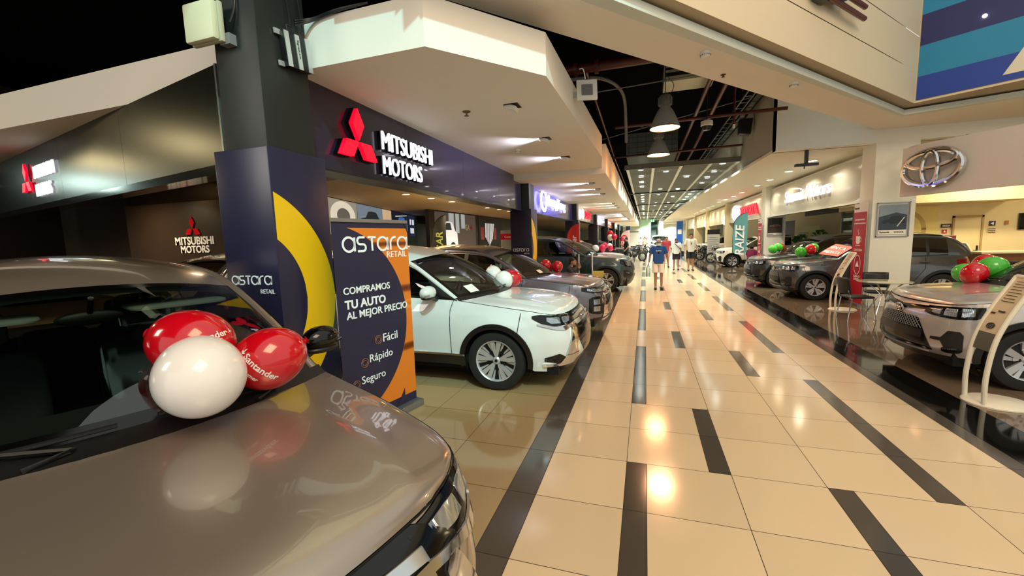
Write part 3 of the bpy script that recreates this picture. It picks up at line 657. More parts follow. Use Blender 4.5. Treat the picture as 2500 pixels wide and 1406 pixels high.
# ---------------------------------------------------------------- the place: floor
def tiles_floor():
    o = MB(); Y0, D = 2.582, .6005; g = .0022
    def quad(x0, x1, y0, y1, mi, z=0.0):
        o.m = mi; o.add([(x0+g, y0+g, z), (x1-g, y0+g, z), (x1-g, y1-g, z), (x0+g, y1-g, z)], [(0, 1, 2, 3)])
    o.m = 4; o.add([(-16, -6, -.0015), (18, -6, -.0015), (18, 80, -.0015), (-16, 80, -.0015)], [(0, 1, 2, 3)])
    for r in range(-14, 129):
        y0, y1 = Y0+D*r, Y0+D*(r+1)
        for i in range(12 if r < 60 else 8):   # left showroom floor
            x1 = -.919-.586*i; quad(x1-.586, x1, y0, y1, 3)
        quad(-.919, -.711, y0, y1, 1); quad(-.711, -.125, y0, y1, 0)
        if (r-1) % 6 < 2: quad(-.125, .467, y0, y1, 0); quad(.467, .614, y0, y1, 1)
        else: quad(-.125, .022, y0, y1, 1); quad(.022, .614, y0, y1, 0)
        quad(.614, 1.209, y0, y1, 0)
        if (r-5) % 6 < 2: quad(1.209, 1.357, y0, y1, 1); quad(1.357, 1.954, y0, y1, 0)
        else: quad(1.209, 1.806, y0, y1, 0); quad(1.806, 1.954, y0, y1, 1)
        quad(1.954, 2.535, y0, y1, 0)
        if r % 2 == 0: quad(2.535, 2.67, y0, y1+D, 1); quad(2.67, 3.085, y0, y1+D, 2)
        for i in range(14 if r < 40 else 6): quad(3.085+.6*i, 3.685+.6*i, y0, y1, 5)
    fm = [mat('cream_porcelain_tile', 'd9c3a2', .13, island=.05, spec=.6), mat('taupe_granite_strip', '4e4740', .13, island=.08, spec=.6), mat('black_granite_band', '0f0e0d', .07, island=.2, spec=.6),
          mat('tan_porcelain_tile', 'a58f68', .09, island=.04, spec=.6), mat('grout', '3a2f24', .8, noise=.1), mat('brown_polished_tile', '796653', .06, island=.04, spec=.7)]
    return struct(o.build('floor', fm, smooth=False, flipfix=False))
tiles_floor()
# ---------------------------------------------------------------- walls, ceilings, soffits
plaster = mat('cream_plaster', 'e8e2d8', .7, noise=.02, nscale=2); plaster2 = mat('white_plaster', 'e8e8e0', .65, noise=.02, nscale=2)
blackceil = mat('black_painted_ceiling', '040404', 1.0, noise=.2, nscale=2, spec=.05); blackcol = mat('black_painted_concrete', '1a1e1c', .45, noise=.25, nscale=4)
navy = mat('navy_panel', '23203a', .32, noise=.04); creamwall = mat('cream_wall', 'e6d7b0', .6, noise=.03, nscale=3)
darkpanel = mat('dark_brown_panel', '2b211b', .35, noise=.08, nscale=3)
def S(mb, name, m, **k): return struct(mb.build(name, m, **k))
# slab over everything on the left and along the corridor
c = MB(); c.plan([(-16, -6), (-1.7, -6), (-1.7, 3.2), (3.2, 9.3), (3.2, 78), (-16, 78)], 5.6, 5.8); S(c, 'ceiling', blackceil, smooth=False)
# left soffits, a bay at a time
SZ = [3.33, 3.20, 3.27, 3.18, 3.25, 3.16, 3.22, 3.2]
c = MB(); c.plan([(-12, 3.15), (-1.70, 3.15), (-.925, 4.12), (-.82, 8.5), (-.95, 9.78), (-3.3, 9.78), (-12, 9.78)], 3.33, 3.73); S(c, 'ceiling_soffit', plaster, ang=20)
for i in range(1, 8):
    y0 = 9.78+7.8*(i-1); c = MB(); c.plan([(-4.5, y0), (-.86, y0), (-.86, y0+7.8), (-4.5, y0+7.8)], SZ[i], 3.85); S(c, 'ceiling_soffit', plaster, ang=20)
# left showroom ceilings (lower, tan) and far walls
c = MB(); c.plan([(-14, 5.15), (-3.6, 2.98), (-3.12, 2.98), (-3.12, 10.3), (-14, 10.3)], 3.0, 3.06); S(c, 'ceiling_showroom', mat('tan_ceiling', 'b09b7c', .7, noise=.03))
c = MB(); c.plan([(-14, 10.3), (-3.12, 10.3), (-3.12, 72), (-14, 72)], 3.0, 3.06); S(c, 'ceiling_showroom', mat('tan_ceiling', 'b09b7c', .7))
c = MB(); c.plan([(-14, 7.6), (-3.5, 5.6), (-3.5, 5.95), (-14, 8.0)], 2.94, 3.0); S(c, 'shadow_gap_strip', mat('ceiling_shadow_gap', '6f6454', .7, noise=.03))  # solid dark strip standing in for the shade in a ceiling gap
c = MB(); c.box(-14.2, -14, -4, 78, 0, 5.6); S(c, 'wall_left', darkpanel)
c = MB(); c.box(-14, -5.2, -4.2, -4, 0, 5.6); S(c, 'wall_back_left', darkpanel)
# left columns: black shaft, navy board cladding
def lcol(k):
    y = 2.57+7.83*k; c = MB(); c.box(-3.31, -2.86, y+.06, y+.56, 0, 5.6); S(c, 'pillar', blackcol, bevel=.01)
for k in range(8): lcol(k)
def board_arc(o, X, y0, zc, R, r, w0, w1):      # a yellow ring segment printed on the pillar's flank, clipped to its width
    n = 60; Y = [w0+(w1-w0)*i/n for i in range(n+1)]
    for sg in (1, -1):
        for p, q in zip(Y, Y[1:]):
            t_ = lambda v: math.sqrt(max(R*R-v*v, 0)); u_ = lambda v: math.sqrt(max(r*r-v*v, 0))
            if t_(p) > 1e-4: o.prism([(p, sg*u_(p)), (q, sg*u_(q)), (q, sg*t_(q)), (p, sg*t_(p))], (X, y0, zc), (0, 1, 0), (0, 0, 1), (.003, 0, 0))
def glyphs(o, O, U, V, h, wt, N):    # the rounded lower-case wordmark of the boards
    O, U, V = Vector(O), Vector(U), Vector(V); x = 0; R = h/2
    ring = lambda cx: [(cx+R*math.cos(2*PI*i/28), R+R*math.sin(2*PI*i/28)) for i in range(29)]
    arc = lambda cx, cy, r, a0, a1, n=12: [(cx+r*math.cos(math.radians(a0+(a1-a0)*i/n)), cy+r*math.sin(math.radians(a0+(a1-a0)*i/n))) for i in range(n+1)]
    def rb(p): o.ribbon(p, wt, O, U, V, N)
    rb(ring(R)); rb([(2*R, 0), (2*R, 2*R)]); x = 2*R+wt*1.6
    q = R/2; rb([(x+R*1.35, 2*R)]+[(x+q, 2*R)]+arc(x+q, R+q, q, 90, 270)+[(x+R*.95, R)]+arc(x+R*.95, q, q, 90, -90)+[(x, 0)]); x += R*1.45+wt*1.5
    rb([(x, 2*R), (x+R*1.5, 2*R)]); rb([(x+R*.75, 2*R), (x+R*.75, 0)]); x += R*1.5+wt*1.0
    rb([(a+x-0, b) for a, b in ring(R)]); rb([(x+2*R, 0), (x+2*R, 2*R)]); x += 2*R+wt*1.9
    rb([(x, 0), (x, R)]+arc(x+R, R, R, 180, 90)+[(x+R*1.15, 2*R)]); x += R*1.15+wt*1.2
    rb([(a+x, b) for a, b in ring(R)]); rb([(x+2*R, 0), (x+2*R, 2*R)])
    return x+2*R
for k, lab in ((0, 'navy board cladding of the near black pillar, yellow arc on its flank, white wordmark'), (1, 'navy board cladding round the second left pillar, rising behind the grey car'), (2, 'plain navy cladding of the third left pillar, past the purple fascia'), (3, 'plain navy cladding of the fourth left pillar'), (4, 'plain navy cladding of the fifth left pillar'), (5, 'plain navy cladding of the sixth left pillar')):
    y = 2.57+7.83*k; t = thing('pillar_cladding', lab, 'board', (0, 0, 0))
    c = MB(); c.box(-3.37, -2.8, y, y+.615, 0, 2.55); c.build('panel', mat('navy_panel', '23203a', .32), t, bevel=.012)
    if k < 2:
        o = MB(); L = glyphs(o, (0, 0, 0), (1, 0, 0), (0, 0, 1), 1, .16, (0, -.003, 0)); o.v.clear(); o.f.clear(); o.mi.clear()
        h = .43/L; glyphs(o, (-3.31, y-.001, 1.46), (1, 0, 0), (0, 0, 1), h, .15*h, (0, -.004, 0)); o.text('RETAIL', (-2.86, y-.001, 1.385), (1, 0, 0), (0, 0, 1), w=.15, align='R'); o.build('lettering', M['txtwhite'], t, smooth=False)
        o = MB(); board_arc(o, -2.8, y-.35, 1.32 if k == 0 else 1.55, .95 if k == 0 else .85, .62 if k == 0 else .5, .365, .955); o.build('yellow_arc', mat('yellow_print', 'f0bc10', .4, noise=.02), t, smooth=False)
# fascias over the left showrooms
ly = lambda k: 2.57+7.83*k
fasc = [('navy', '252138'), ('purple', '463fae'), ('grey', '8f8f8c'), ('lavender', 'b6b4da'), ('red', 'd23a48'), ('white', 'dcdee2'), ('blue', '2c8ad0')]
FT = []
names = ['long navy fascia board over the nearest open showroom, diamond emblem and white letters', 'purple fascia board with a glowing looped emblem', 'grey fascia board with red letters, third along', 'lavender fascia board with white letters, fourth along', 'red and white fascia board, fifth along', 'white fascia board, sixth along', 'bright blue fascia board, last along the left side']
for k, (n, col) in enumerate(fasc):
    t = thing('fascia_sign', names[k], 'sign'); FT.append(t); y0, y1 = ly(k)+.60, ly(k+1)+.06
    c = MB(); n_ = 4
    for j in range(n_): c.box(-3.2, -3.05, y0+(y1-y0)*j/n_+.004, y0+(y1-y0)*(j+1)/n_, 2.53 if k < 2 else 2.62, SZ[k])
    c.build('board', mat('fascia_'+n, col, .22, coat=.4, noise=.02), t, smooth=False)
    c = MB(); c.box(-3.35, -3.04, y0, y1, (2.53 if k < 2 else 2.62)-.02, (2.53 if k < 2 else 2.62)); c.build('bottom_edge', M['trim'], t)
o = MB(); rhombi(o, (-3.0, 3.90, 2.87), (0, 1, 0), (0, 0, 1), (.05, 0, 0), .335); o.build('diamond_emblem', M['litred'], FT[0])
o = MB(); rhombi(o, (-3.06, 3.90, 2.87), (0, 1, 0), (0, 0, 1), (.06, 0, 0), .35); o.build('emblem_edge', M['gloss'], FT[0])
o = MB(); o.text('MITSUBISHI', (-2.99, 4.37, 2.885), (0, 1, 0), (0, 0, 1), w=1.22, h=.215, depth=.02, bold=-.004); o.text('MOTORS', (-2.99, 4.37, 2.60), (0, 1, 0), (0, 0, 1), w=.90, h=.215, depth=.02, bold=-.004); o.build('lettering', M['lit'], FT[0])
o = MB(); o.text('MITSUBISHI', (-3.03, 4.36, 2.88), (0, 1, 0), (0, 0, 1), w=1.23, h=.22, depth=.05, bold=.0); o.text('MOTORS', (-3.03, 4.36, 2.595), (0, 1, 0), (0, 0, 1), w=.91, h=.22, depth=.05, bold=.0); o.build('letter_sides', M['gloss'], FT[0])
o = MB(); X = -2.98
for sg in (1, -1): o.ribbon([(12.55+sg*(.05+.33*math.sin(PI*i/16)**.8 if i < 16 else .1), 2.63+.62*i/16) for i in range(17)], .09, (X, 0, 0), (0, 1, 0), (0, 0, 1), (.04, 0, 0))
o.build('looped_emblem', M['lit'], FT[1])
o = MB(); o.text('SsangYong', (X, 13.1, 2.74), (0, 1, 0), (0, 0, 1), w=3.1, h=.42, depth=.04, bold=.03); o.build('lettering', M['lit'], FT[1])
o = MB(); o.ell((X, 21.0, 2.95), (.03, .5, .26)); o.build('round_emblem', M['lit'], FT[2])
o = MB(); o.text('DFSK', (X, 21.9, 2.8), (0, 1, 0), (0, 0, 1), w=2.6, h=.34, depth=.04, bold=.03); o.build('lettering', M['litred'], FT[2])
for k, w_, h_ in ((3, 4.2, .34), (4, 3.0, .3), (5, 3.4, .3)):
    o = MB(); o.text('MG', (X, ly(k)+2.0, 2.8), (0, 1, 0), (0, 0, 1), w=w_, h=h_, depth=.04, bold=.03); o.build('lettering', M['lit'] if k != 4 else M['txtwhite'], FT[k])
# left return fascia, swung eleven degrees
t = thing('fascia_sign', 'black gloss return fascia left of the near pillar, small glowing emblem at its far end', 'sign', (-3.52, 2.78, 0), math.radians(180-11.7))
c = MB(); c.box(0, 2.1, -.12, 0, 2.5, 3.33); c.box(2.104, 4.2, -.12, 0, 2.5, 3.33); c.box(4.204, 8.5, -.12, 0, 2.5, 3.33); c.build('board', mat('black_gloss_fascia', '191914', .27, noise=.03), t, smooth=False)
c = MB(); c.box(-.02, 8.5, -.16, .03, 2.42, 2.5); c.build('bottom_edge', M['gloss'], t)
c = MB(); c.box(-.03, -.003, -.02, .012, 2.42, 3.33); c.build('end_strip', M['steel'], t)
o = MB(); U = (-1, 0, 0)
rhombi(o, (5.62, .02, 2.86), U, (0, 0, 1), (0, .03, 0), .27); o.build('diamond_emblem', M['litred'], t)
o = MB(); o.text('MITSUBISHI', (5.28, .02, 2.88), U, (0, 0, 1), w=.92, h=.18, depth=.02, bold=.005); o.text('MOTORS', (5.28, .02, 2.62), U, (0, 0, 1), w=.70, h=.18, depth=.02, bold=.005); o.build('lettering', M['litsmall'], t)
# ---------------------------------------------------------------- the diagonal edge of the atrium
c = MB(); c.plan([(-2.35, 2.87), (4.85, 11.4), (14, 11.4), (14, 6.5), (6.155, 9.725), (4.75, 10.31), (-1.6, 2.87)], 3.92, 4.03); S(c, 'ceiling_edge', plaster, ang=20)
c = MB(); c.plan([(-1.6, 2.87), (4.75, 10.31), (6.155, 9.725), (14, 6.5), (14, 6.35), (6.13, 9.60), (4.72, 10.17), (-1.47, 2.76)], 3.92, 4.015); S(c, 'trim_2', mat('pale_trim', 'cfd6cf', .6, noise=.02), ang=20)
c = MB(); c.plan([(-1.4, 2.7), (.25, 4.63), (4.72, 9.88), (5.73, 9.09), (9.5, 6.1), (14, 6.1), (14, 11.4), (4.85, 11.4), (-2.35, 2.87)], 4.05, 4.10); S(c, 'ceiling_recess', mat('shaded_recess_plaster', 'b9a98f', .7, noise=.02))  # the shadow in the recess is put into this brown tone
cw = MB(); d = Vector((4.47, 5.25, 0)).normalized()
for j, (z0, z1) in enumerate(((4.05, 4.60), (4.612, 5.2), (5.212, 5.9), (5.912, 8.5))):
    a, b_ = Vector((-1.5, 2.57, 0)), Vector((4.72, 9.88, 0)); nrm = Vector((d.y, -d.x, 0))
    cw.add([a+Vector((0, 0, z0)), b_+Vector((0, 0, z0)), b_+Vector((0, 0, z1)), a+Vector((0, 0, z1))], [(0, 1, 2, 3)])
    a2, b2 = a-nrm*.2, b_-nrm*.2; cw.add([a+Vector((0, 0, z1)), b_+Vector((0, 0, z1)), b2+Vector((0, 0, z1)), a2+Vector((0, 0, z1))], [(0, 1, 2, 3)])
    cw.add([a2+Vector((0, 0, z0)), b2+Vector((0, 0, z0)), b2+Vector((0, 0, z1+.012)), a2+Vector((0, 0, z1+.012))], [(0, 1, 2, 3)])
S(cw, 'wall_upper', mat('upper_cream_panel', 'e3d3b4', .55, noise=.02), smooth=False)
c = MB(); p0, p1 = Vector((4.72, 9.88, 0)), Vector((9.5, 6.1, 0))
c.add([p0+Vector((0, 0, 4.05)), p1+Vector((0, 0, 4.05)), p1+Vector((0, 0, 8.5)), p0+Vector((0, 0, 8.5))], [(0, 1, 2, 3)]); S(c, 'wall_upper_side', mat('upper_cream_panel', 'e3d3b4', .55))
# right-hand beam, pillars and the shop ceiling behind
c = MB(); c.plan([(2.9, 11.4), (14, 11.4), (14, 11.7), (2.9, 11.7)], 3.65, 5.6); S(c, 'beam', plaster2, ang=20)
c = MB(); c.plan([(2.9, 11.65), (14, 11.65), (14, 76), (2.3, 76), (2.3, 29.3)], 3.65, 3.72); S(c, 'ceiling_right', mat('ivory_ceiling', 'e0dac8', .6, noise=.02))
c = MB(); c.plan([(2.9, 11.41), (3.0, 11.41), (3.0, 78), (2.9, 78)], 3.651, 5.6); S(c, 'wall_corridor', mat('grey_shaded_wall', 'a8a49a', .7, noise=.03))  # shade on the corridor side is mixed into this grey
for k in range(6):
    y = 11.4+8.8*k; c = MB(); c.box(4.84, 5.62, y, y+.62, 0, 3.66); S(c, 'pillar_right', plaster2 if k < 2 else creamwall, bevel=.015)
c = MB(); c.box(14, 14.2, 6, 78, 0, 5.6); S(c, 'wall_right', creamwall)
c = MB(); c.box(7.4, 14, 17.0, 17.2, 0, 3.65); S(c, 'wall_showroom_back', creamwall)
c = MB(); c.box(6.0, 10.6, 15.8, 17.0, 2.50, 2.95); S(c, 'beam_showroom', creamwall, bevel=.01)
# right-hand fascia panels, curved top and bottom
def curved_fascia(name, label, y0, y1, m):
    t = thing(name, label, 'sign'); o = MB(); rows = []
    for i in range(25):
        v = i/24; z = 2.43+1.08*v; bul = .10*math.sin(PI*v)**.7; rows.append([(5.02-bul+.10*(abs(2*j/20-1)**8), y0+(y1-y0)*j/20, z) for j in range(21)])
    o.grid(rows); o.box(4.98, 5.12, y0, y1, 2.40, 2.44); o.box(5.02, 5.12, y0, y1, 2.4, 3.55); o.build('panel', m, t, ang=60); return t
fm = mat('satin_fascia', 'bdb9ad', .22, coat=.3, noise=.01)
t = curved_fascia('fascia_sign', 'pale curved fascia board with white dealer letters between the two right pillars', 12.05, 20.15, fm)
o = MB(); o.text('Summit Motors', (4.885, 17.75, 2.80), (0, -1, 0), (0, 0, 1), w=3.9, h=.40, depth=.03, bold=0); o.build('lettering', M['litsmall'], t)
t = curved_fascia('fascia_sign', 'pale curved fascia board with red glowing letters, beyond the second right pillar', 20.85, 28.95, fm)
o = MB(); o.text('TOYOTA', (4.885, 25.4, 2.62), (0, -1, 0), (0, 0, 1), w=3.8, h=.52, depth=.03, bold=.05); o.build('lettering', M['litred'], t)
o = MB(); ovals(o, (4.86, 26.5, 2.9), (0, -1, 0), (0, 0, 1), 1.1, .06); o.build('oval_emblem', M['lit'], t)
for k in range(2, 5): curved_fascia('fascia_sign', ['plain cream fascia board over the third right bay', 'plain cream fascia board over the fourth right bay', 'plain cream fascia board over the fifth right bay'][k-2], 12.05+8.8*k, 20.15+8.8*k, mat('satin_cream_fascia', 'dccfae', .3, noise=.01))
# back of the right-hand shops
for k in range(1, 7):
    c = MB(); y = 11.4+8.8*k
    c.box(10.4, 10.5, max(y-8.2, 17.2), y+.6, 0, 3.65); S(c, 'wall_shop', creamwall)
# far end
c = MB(); c.box(-14, 14, 76, 76.2, 0, 5.6); S(c, 'wall_end', mat('pale_end_wall', 'dfe8dc', .6, noise=.03))
c = MB(); c.box(-.70, .42, 61.8, 62.2, 0, 4.3); S(c, 'wall_glazed', mat('pale_green_glass_panel', 'b5e0c4', .15, noise=.05, nscale=2))
c = MB(); c.box(.45, .75, 61.9, 63, 0, 4.3); c.box(1.9, 2.4, 61.9, 63, 0, 4.3); S(c, 'pillar_end', mat('white_plaster', 'e8e8e0', .65))
# ---------------------------------------------------------------- the cars on show
PT = dict(bronze=paint('bronze_metallic_paint', 'a3978a', .65, .28), white=paint('pearl_white_paint', 'dde3e2', 0, .3), grey=paint('grey_violet_metallic_paint', '77717a', .7, .3),
          teal=paint('dark_teal_metallic_paint', '3c4d52', .6, .3), silver=paint('silver_metallic_paint', 'c6bdb8', .55, .3), char=paint('charcoal_metallic_paint', '505154', .5, .28),
          dark=paint('dark_grey_metallic_paint', '3f4143', .6, .28), ivory=paint('ivory_paint', 'ece6d2', 0, .3), cream=paint('cream_paint', 'd8cfae', 0, .3), black=paint('black_paint', '18181a', .3, .3))
NEAR = make_car('car', 'large bronze car filling the corner, three big balloons on its bonnet', (-.70, .565, 0), math.radians(-20), dict(OUT, black_mirror=True, film=True), PT['bronze'])
WHITE = make_car('car', 'white car with chrome front beside the orange banner', (-.72, 5.28, 0), 0, OUT, PT['white'])
GREY = make_car('car', 'grey car with two red balloons, parked just behind the white car', (-.62, 7.95, 0), 0, ASX, PT['grey'])
TEAL = make_car('car', 'tall dark teal car with silver roof rails behind a clear screen', (-.32, 14.35, 0), 0, MUS, PT['teal'])
SILV = make_car('car', 'silver car facing the walkway behind the white price stand', (3.08, 6.48, 0), PI, RZ, PT['silver'])
CHAR = make_car('car', 'charcoal car with a red and white paper on its windscreen', (3.36, 13.08, 0), PI, RZ, PT['char'])
DARK = make_car('car', 'dark grey car with green balloons, next beyond the one with the red paper', (3.22, 15.6, 0), PI, RZ, PT['dark'])
IVORY = make_car('car', 'ivory car behind the teal feather flag', (3.55, 24.7, 0), PI, RZ, PT['ivory'])
make_car('car', 'white car in the row past the dark teal one, balloons on its bonnet', (-.75, 19.6, 0), 0, OUT, PT['white'], interior=False)
make_car('car', 'dark red-black car beyond the white one, far down the left row', (-.8, 28.2, 0), 0, ASX, PT['black'], interior=False)
make_car('car', 'black car parked inside the left showroom, only its roof above the white car', (-6.5, 8.8, 0), PI/2, OUT, PT['black'], interior=False)
make_car('car', 'cream car inside the left showroom under the downlights, behind the grey car', (-5.0, 13.3, 0), PI/2, ASX, PT['cream'], interior=False)
make_car('car', 'cream car seen past the second right pillar, beside its framed poster', (5.75, 21.95, 0), PI, RZ, PT['cream'], interior=False)
make_car('car', 'white car at the far right end of the walkway', (3.6, 36.0, 0), PI, RZ, PT['ivory'], interior=False)
make_car('car', 'white van-like car in front of the far escalator', (1.6, 52.0, 0), -PI/2, MUS, PT['white'], interior=False)
# ---------------------------------------------------------------- banners, posters, stands, furniture
UX, UY, UZ = Vector((1, 0, 0)), Vector((0, 1, 0)), Vector((0, 0, 1))
# roll-up banner by the first pillar (faces the walkway, swung twelve degrees)
t = thing('rollup_banner', 'tall navy and orange roll-up banner with white lettering, left of the white car', 'banner', (-2.574, 2.935, 0))
U = Vector((.207, .978, 0)); N = Vector((.978, -.207, 0)); W_, H_ = .91, 1.985
c = MB(); c.prism([(0, .07), (W_, .07), (W_, H_), (0, H_)], (0, 0, 0), U, UZ, -N*.004); c.build('print', mat('navy_print', '23203c', .4, noise=.03), t, smooth=False)
def disk_clip(cx, cz, R, a0, a1, n=40): return [(cx+R*math.cos(math.radians(a0+(a1-a0)*i/n)), cz+R*math.sin(math.radians(a0+(a1-a0)*i/n))) for i in range(n+1)]
o = MB(); cx, cz, R1 = -.10, 1.02, .93
arc = [(a, b) for a, b in disk_clip(cx, cz, R1, -68, 74) if .07 <= b <= H_-.01 and a <= W_]
for (a, b), (a2, b2) in zip(arc, arc[1:]): o.prism([(a, b), (W_, b), (W_, b2), (a2, b2)], (0, 0, 0), U, UZ, N*.002)
o.build('orange_field', mat('orange_print', 'e07a22', .4, noise=.02), t)
o = MB(); o.prism([(.62, .07), (.74, .07), (.74, .24)], N*.003, U, UZ, N*.002); o.prism([(W_-.05, H_), (W_, H_), (W_, H_-.12)], N*.003, U, UZ, N*.002); o.build('navy_wedge', mat('navy_print', '23203c', .4), t)
o = MB(); L = glyphs(o, (0, 0, 0), UX, UZ, 1, .15, UY); o = MB(); h = .78/L; glyphs(o, U*.10+UZ*1.70+N*.004, U, UZ, h, .16*h, N*.003); o.text('RETAIL', U*.88+UZ*1.625+N*.004, U, UZ, w=.27, align='R'); o.build('wordmark', M['txtwhite'], t, smooth=False)
o = MB()
for s_, x, z, w, b in (('COMPRAMOS', .07, 1.315, .55, .012), ('TU AUTO', .075, 1.18, .48, .03), ('AL MEJOR PRECIO', .085, 1.065, .76, .015)): o = MB(); o.text(s_, U*x+UZ*z+N*.004, U, UZ, w=w, bold=b); o.build('lettering', M['txtwhite'], t)
for s_, x, z, w in (('Fácil', .49, .795, .19), ('Rápido', .31, .61, .29), ('Seguro', .20, .425, .29)): o = MB(); o.text(s_, U*x+UZ*z+N*.004, U, UZ, w=w); o.build('lettering', M['txtwhite'], t)
for x, z in ((.43, .83), (.25, .645), (.14, .46)):
    o = MB(); p = U*x+UZ*z+N*.003
    for r in (.042, .026): o.tube([p+U*(r*math.cos(2*PI*i/24))+UZ*(r*math.sin(2*PI*i/24)) for i in range(25)], .0035, 6)
    o.build('icon_ring', mat('copper_print', '8c5a44', .5, noise=.02), t)
o = MB(); o.box(-.09, .09, -.02, W_+.02, 0, .07, Matrix.Rotation(-.208, 4, 'Z')); o.build('base_cassette', M['steel'], t, bevel=.01)
o = MB(); o.box(-.012, .012, 0, W_, H_-.02, H_+.012, Matrix.Rotation(-.208, 4, 'Z')); o.build('top_rail', M['steel'], t)
def wallposter(name, label, cat, O, U, w, h, parts, frame=None, group=None):
    O, U = Vector(O), Vector(U).normalized(); N = U.cross(UZ); t = thing(name, label, cat, O, 0, group)
    for nm, m, items in parts:
        o = MB()
        for it in items:
            if it[0] == 'T':
                if o.v: o.build(nm, m, t, smooth=False); o = MB()
                o.text(it[1], U*it[2]*w+UZ*it[3]*h+N*.008, U, UZ, w=it[4]*w, h=it[5]*h if len(it) > 5 else None, depth=.002, bold=.02)
            else: o.prism([(a*w, b*h) for a, b in it[1]], N*it[0], U, UZ, N*.0015)
        o.build(nm, m, t, smooth=False)
    if frame:
        fw = frame[1]
        for a, b, c_, d_ in ((0, 0, w, fw), (0, h-fw, w, h), (0, 0, fw, h), (w-fw, 0, w, h)):
            o = MB(); o.prism([(a, b), (c_, b), (c_, d_), (a, d_)], (0, 0, 0), U, UZ, N*.02); o.build('frame_bar', frame[0], t)
    return t
R4 = lambda a, b, c_, d_: [(a, b), (c_, b), (c_, d_), (a, d_)]
def carpoly(x, y, s, k=.42):   # outline of a car seen from the side
    return [(x+s*a, y+s*k*b) for a, b in [(0, .12), (0, .45), (.08, .55), (.27, .62), (.38, .95), (.55, 1.0), (.75, .97), (.88, .66), (.98, .58), (1, .15), (.88, .08), (.84, .2), (.76, .24), (.68, .2), (.65, .08), (.33, .08), (.3, .2), (.22, .24), (.14, .2), (.11, .1)]]
def shade(n, h): return mat('print_'+n, h, .45, noise=.15, nscale=5)
def back(n, h): return mat('backlit_'+n, h, .45, emit=.55, noise=.12, nscale=5)   # backlit picture walls
# lit picture wall at the back of the first showroom
A, B_ = Vector((-7.62, 8.6, 0)), Vector((-10.1, 17.0, 0)); U = (B_-A).normalized(); Nw = U.cross(UZ)
c = MB(); c.prism(R4(-3, 0, 9.0, 3.0), A-Nw*.02, U, UZ, -Nw*.1); S(c, 'wall_showroom_left', darkpanel)
specs = [('a silver gear housing', .0, 1.9, [('print', back('grey', '8d8a80'), [(.001, R4(0, 0, 1, 1))]), ('gear', back('pale', 'd6d2c4'), [(.003, disk_clip(.5, .55, .42, 0, 350)), ]), ('gear_hub', back('mid', '5d5a52'), [(.006, disk_clip(.5, .55, .22, 0, 350))])]),
         ('a dark car wheel on wet ground', 1.93, 2.2, [('print', back('steelblue', '6e7f8e'), [(.001, R4(0, 0, 1, 1))]), ('car', back('dark', '23282e'), [(.003, carpoly(.05, .2, .9, .7))]), ('wheel', back('pale', 'd6d2c4'), [(.006, disk_clip(.27, .33, .1, 0, 350)), (.006, disk_clip(.74, .33, .1, 0, 350))])]),
         ('beige dunes', 4.16, 1.0, [('print', back('sand', 'c9b08e'), [(.001, R4(0, 0, 1, 1))]), ('dune', back('tan', 'a48462'), [(.003, [(0, 0), (1, 0), (1, .4), (.6, .55), (.3, .35), (0, .5)])])]),
         ('a car in blue light', 5.19, 2.3, [('print', back('night', '141c2c'), [(.001, R4(0, 0, 1, 1))]), ('car', back('blue', '3f6da8'), [(.003, carpoly(.08, .15, .85, .8))]), ('streak', back('pale', 'd6d2c4'), [(.005, [(.2, .8), (.9, .92), (.9, .95), (.2, .84)])])]),
         ('small square symbols', 7.52, 1.0, [('print', back('navy', '1b2440'), [(.001, R4(0, 0, 1, 1))]), ('symbol', back('white', 'e6e6e6'), [(.003, R4(.15, .55, .4, .8)), (.003, R4(.55, .55, .85, .8)), (.003, R4(.2, .15, .8, .4))])])]
for lab, x, w, parts in specs: wallposter('wall_picture', 'lit picture above the orange banner showing '+lab, 'picture', A+U*x+UZ*2.05, U, w, .93, parts, group=None)
c = MB(); c.box(-7.85, -7.7, 13.9, 24, 0, 3.0); S(c, 'wall_showroom_left', darkpanel)
t = wallposter('wall_picture', 'wide backlit picture of a white car with large white letters and a red numeral', 'picture', (-7.68, 14.3, .9), (0, 1, 0), 4.0, 2.05, [
    ('print', back('asphalt', '4a403a'), [(.001, R4(0, 0, 1, 1))]), ('skyline', back('steel', '9aa4a8'), [(.003, R4(.3, .55, .42, 1)), (.003, R4(.46, .6, .55, 1)), (.003, R4(.6, .7, .7, 1))]), ('car', back('white', 'e6e6e6'), [(.005, carpoly(-.0, .28, .5, 1.1))]),
    ('wheel', back('dark', '23282e'), [(.007, disk_clip(.11, .36, .055, 0, 350)), (.007, disk_clip(.38, .36, .055, 0, 350)), (.007, [(.2, .66), (.36, .66), (.33, .8), (.24, .8)])]), ('road_line', back('orange', 'c8823c'), [(.004, [(.4, .28), (1, .1), (1, .02)])]),
    ('lettering', M['txtwhite'], [('T', 'GA', .70, .66, .12, .13), ('T', 'NINGE', .02, .1, .16, .08)]), ('numeral', M['red'], [('T', '4', .83, .66, .07, .13)])])
t = wallposter('wall_picture', 'black picture with a ribbed white and red engine grille', 'picture', (-7.68, 18.7, .9), (0, 1, 0), 3.4, 2.05, [
    ('print', back('black', '100c0c'), [(.001, R4(0, 0, 1, 1))]), ('glow', M['red'], [(.003, R4(.08, .45, .2, .75)), (.003, R4(.62, .45, .72, .75))]), ('grille', back('white', 'e6e6e6'), [(.004, [(.25+.04*i, .3+.05*abs(i-4)), (.27+.04*i, .3+.05*abs(i-4)), (.28+.05*i, .85), (.255+.05*i, .85)]) for i in range(8)])])
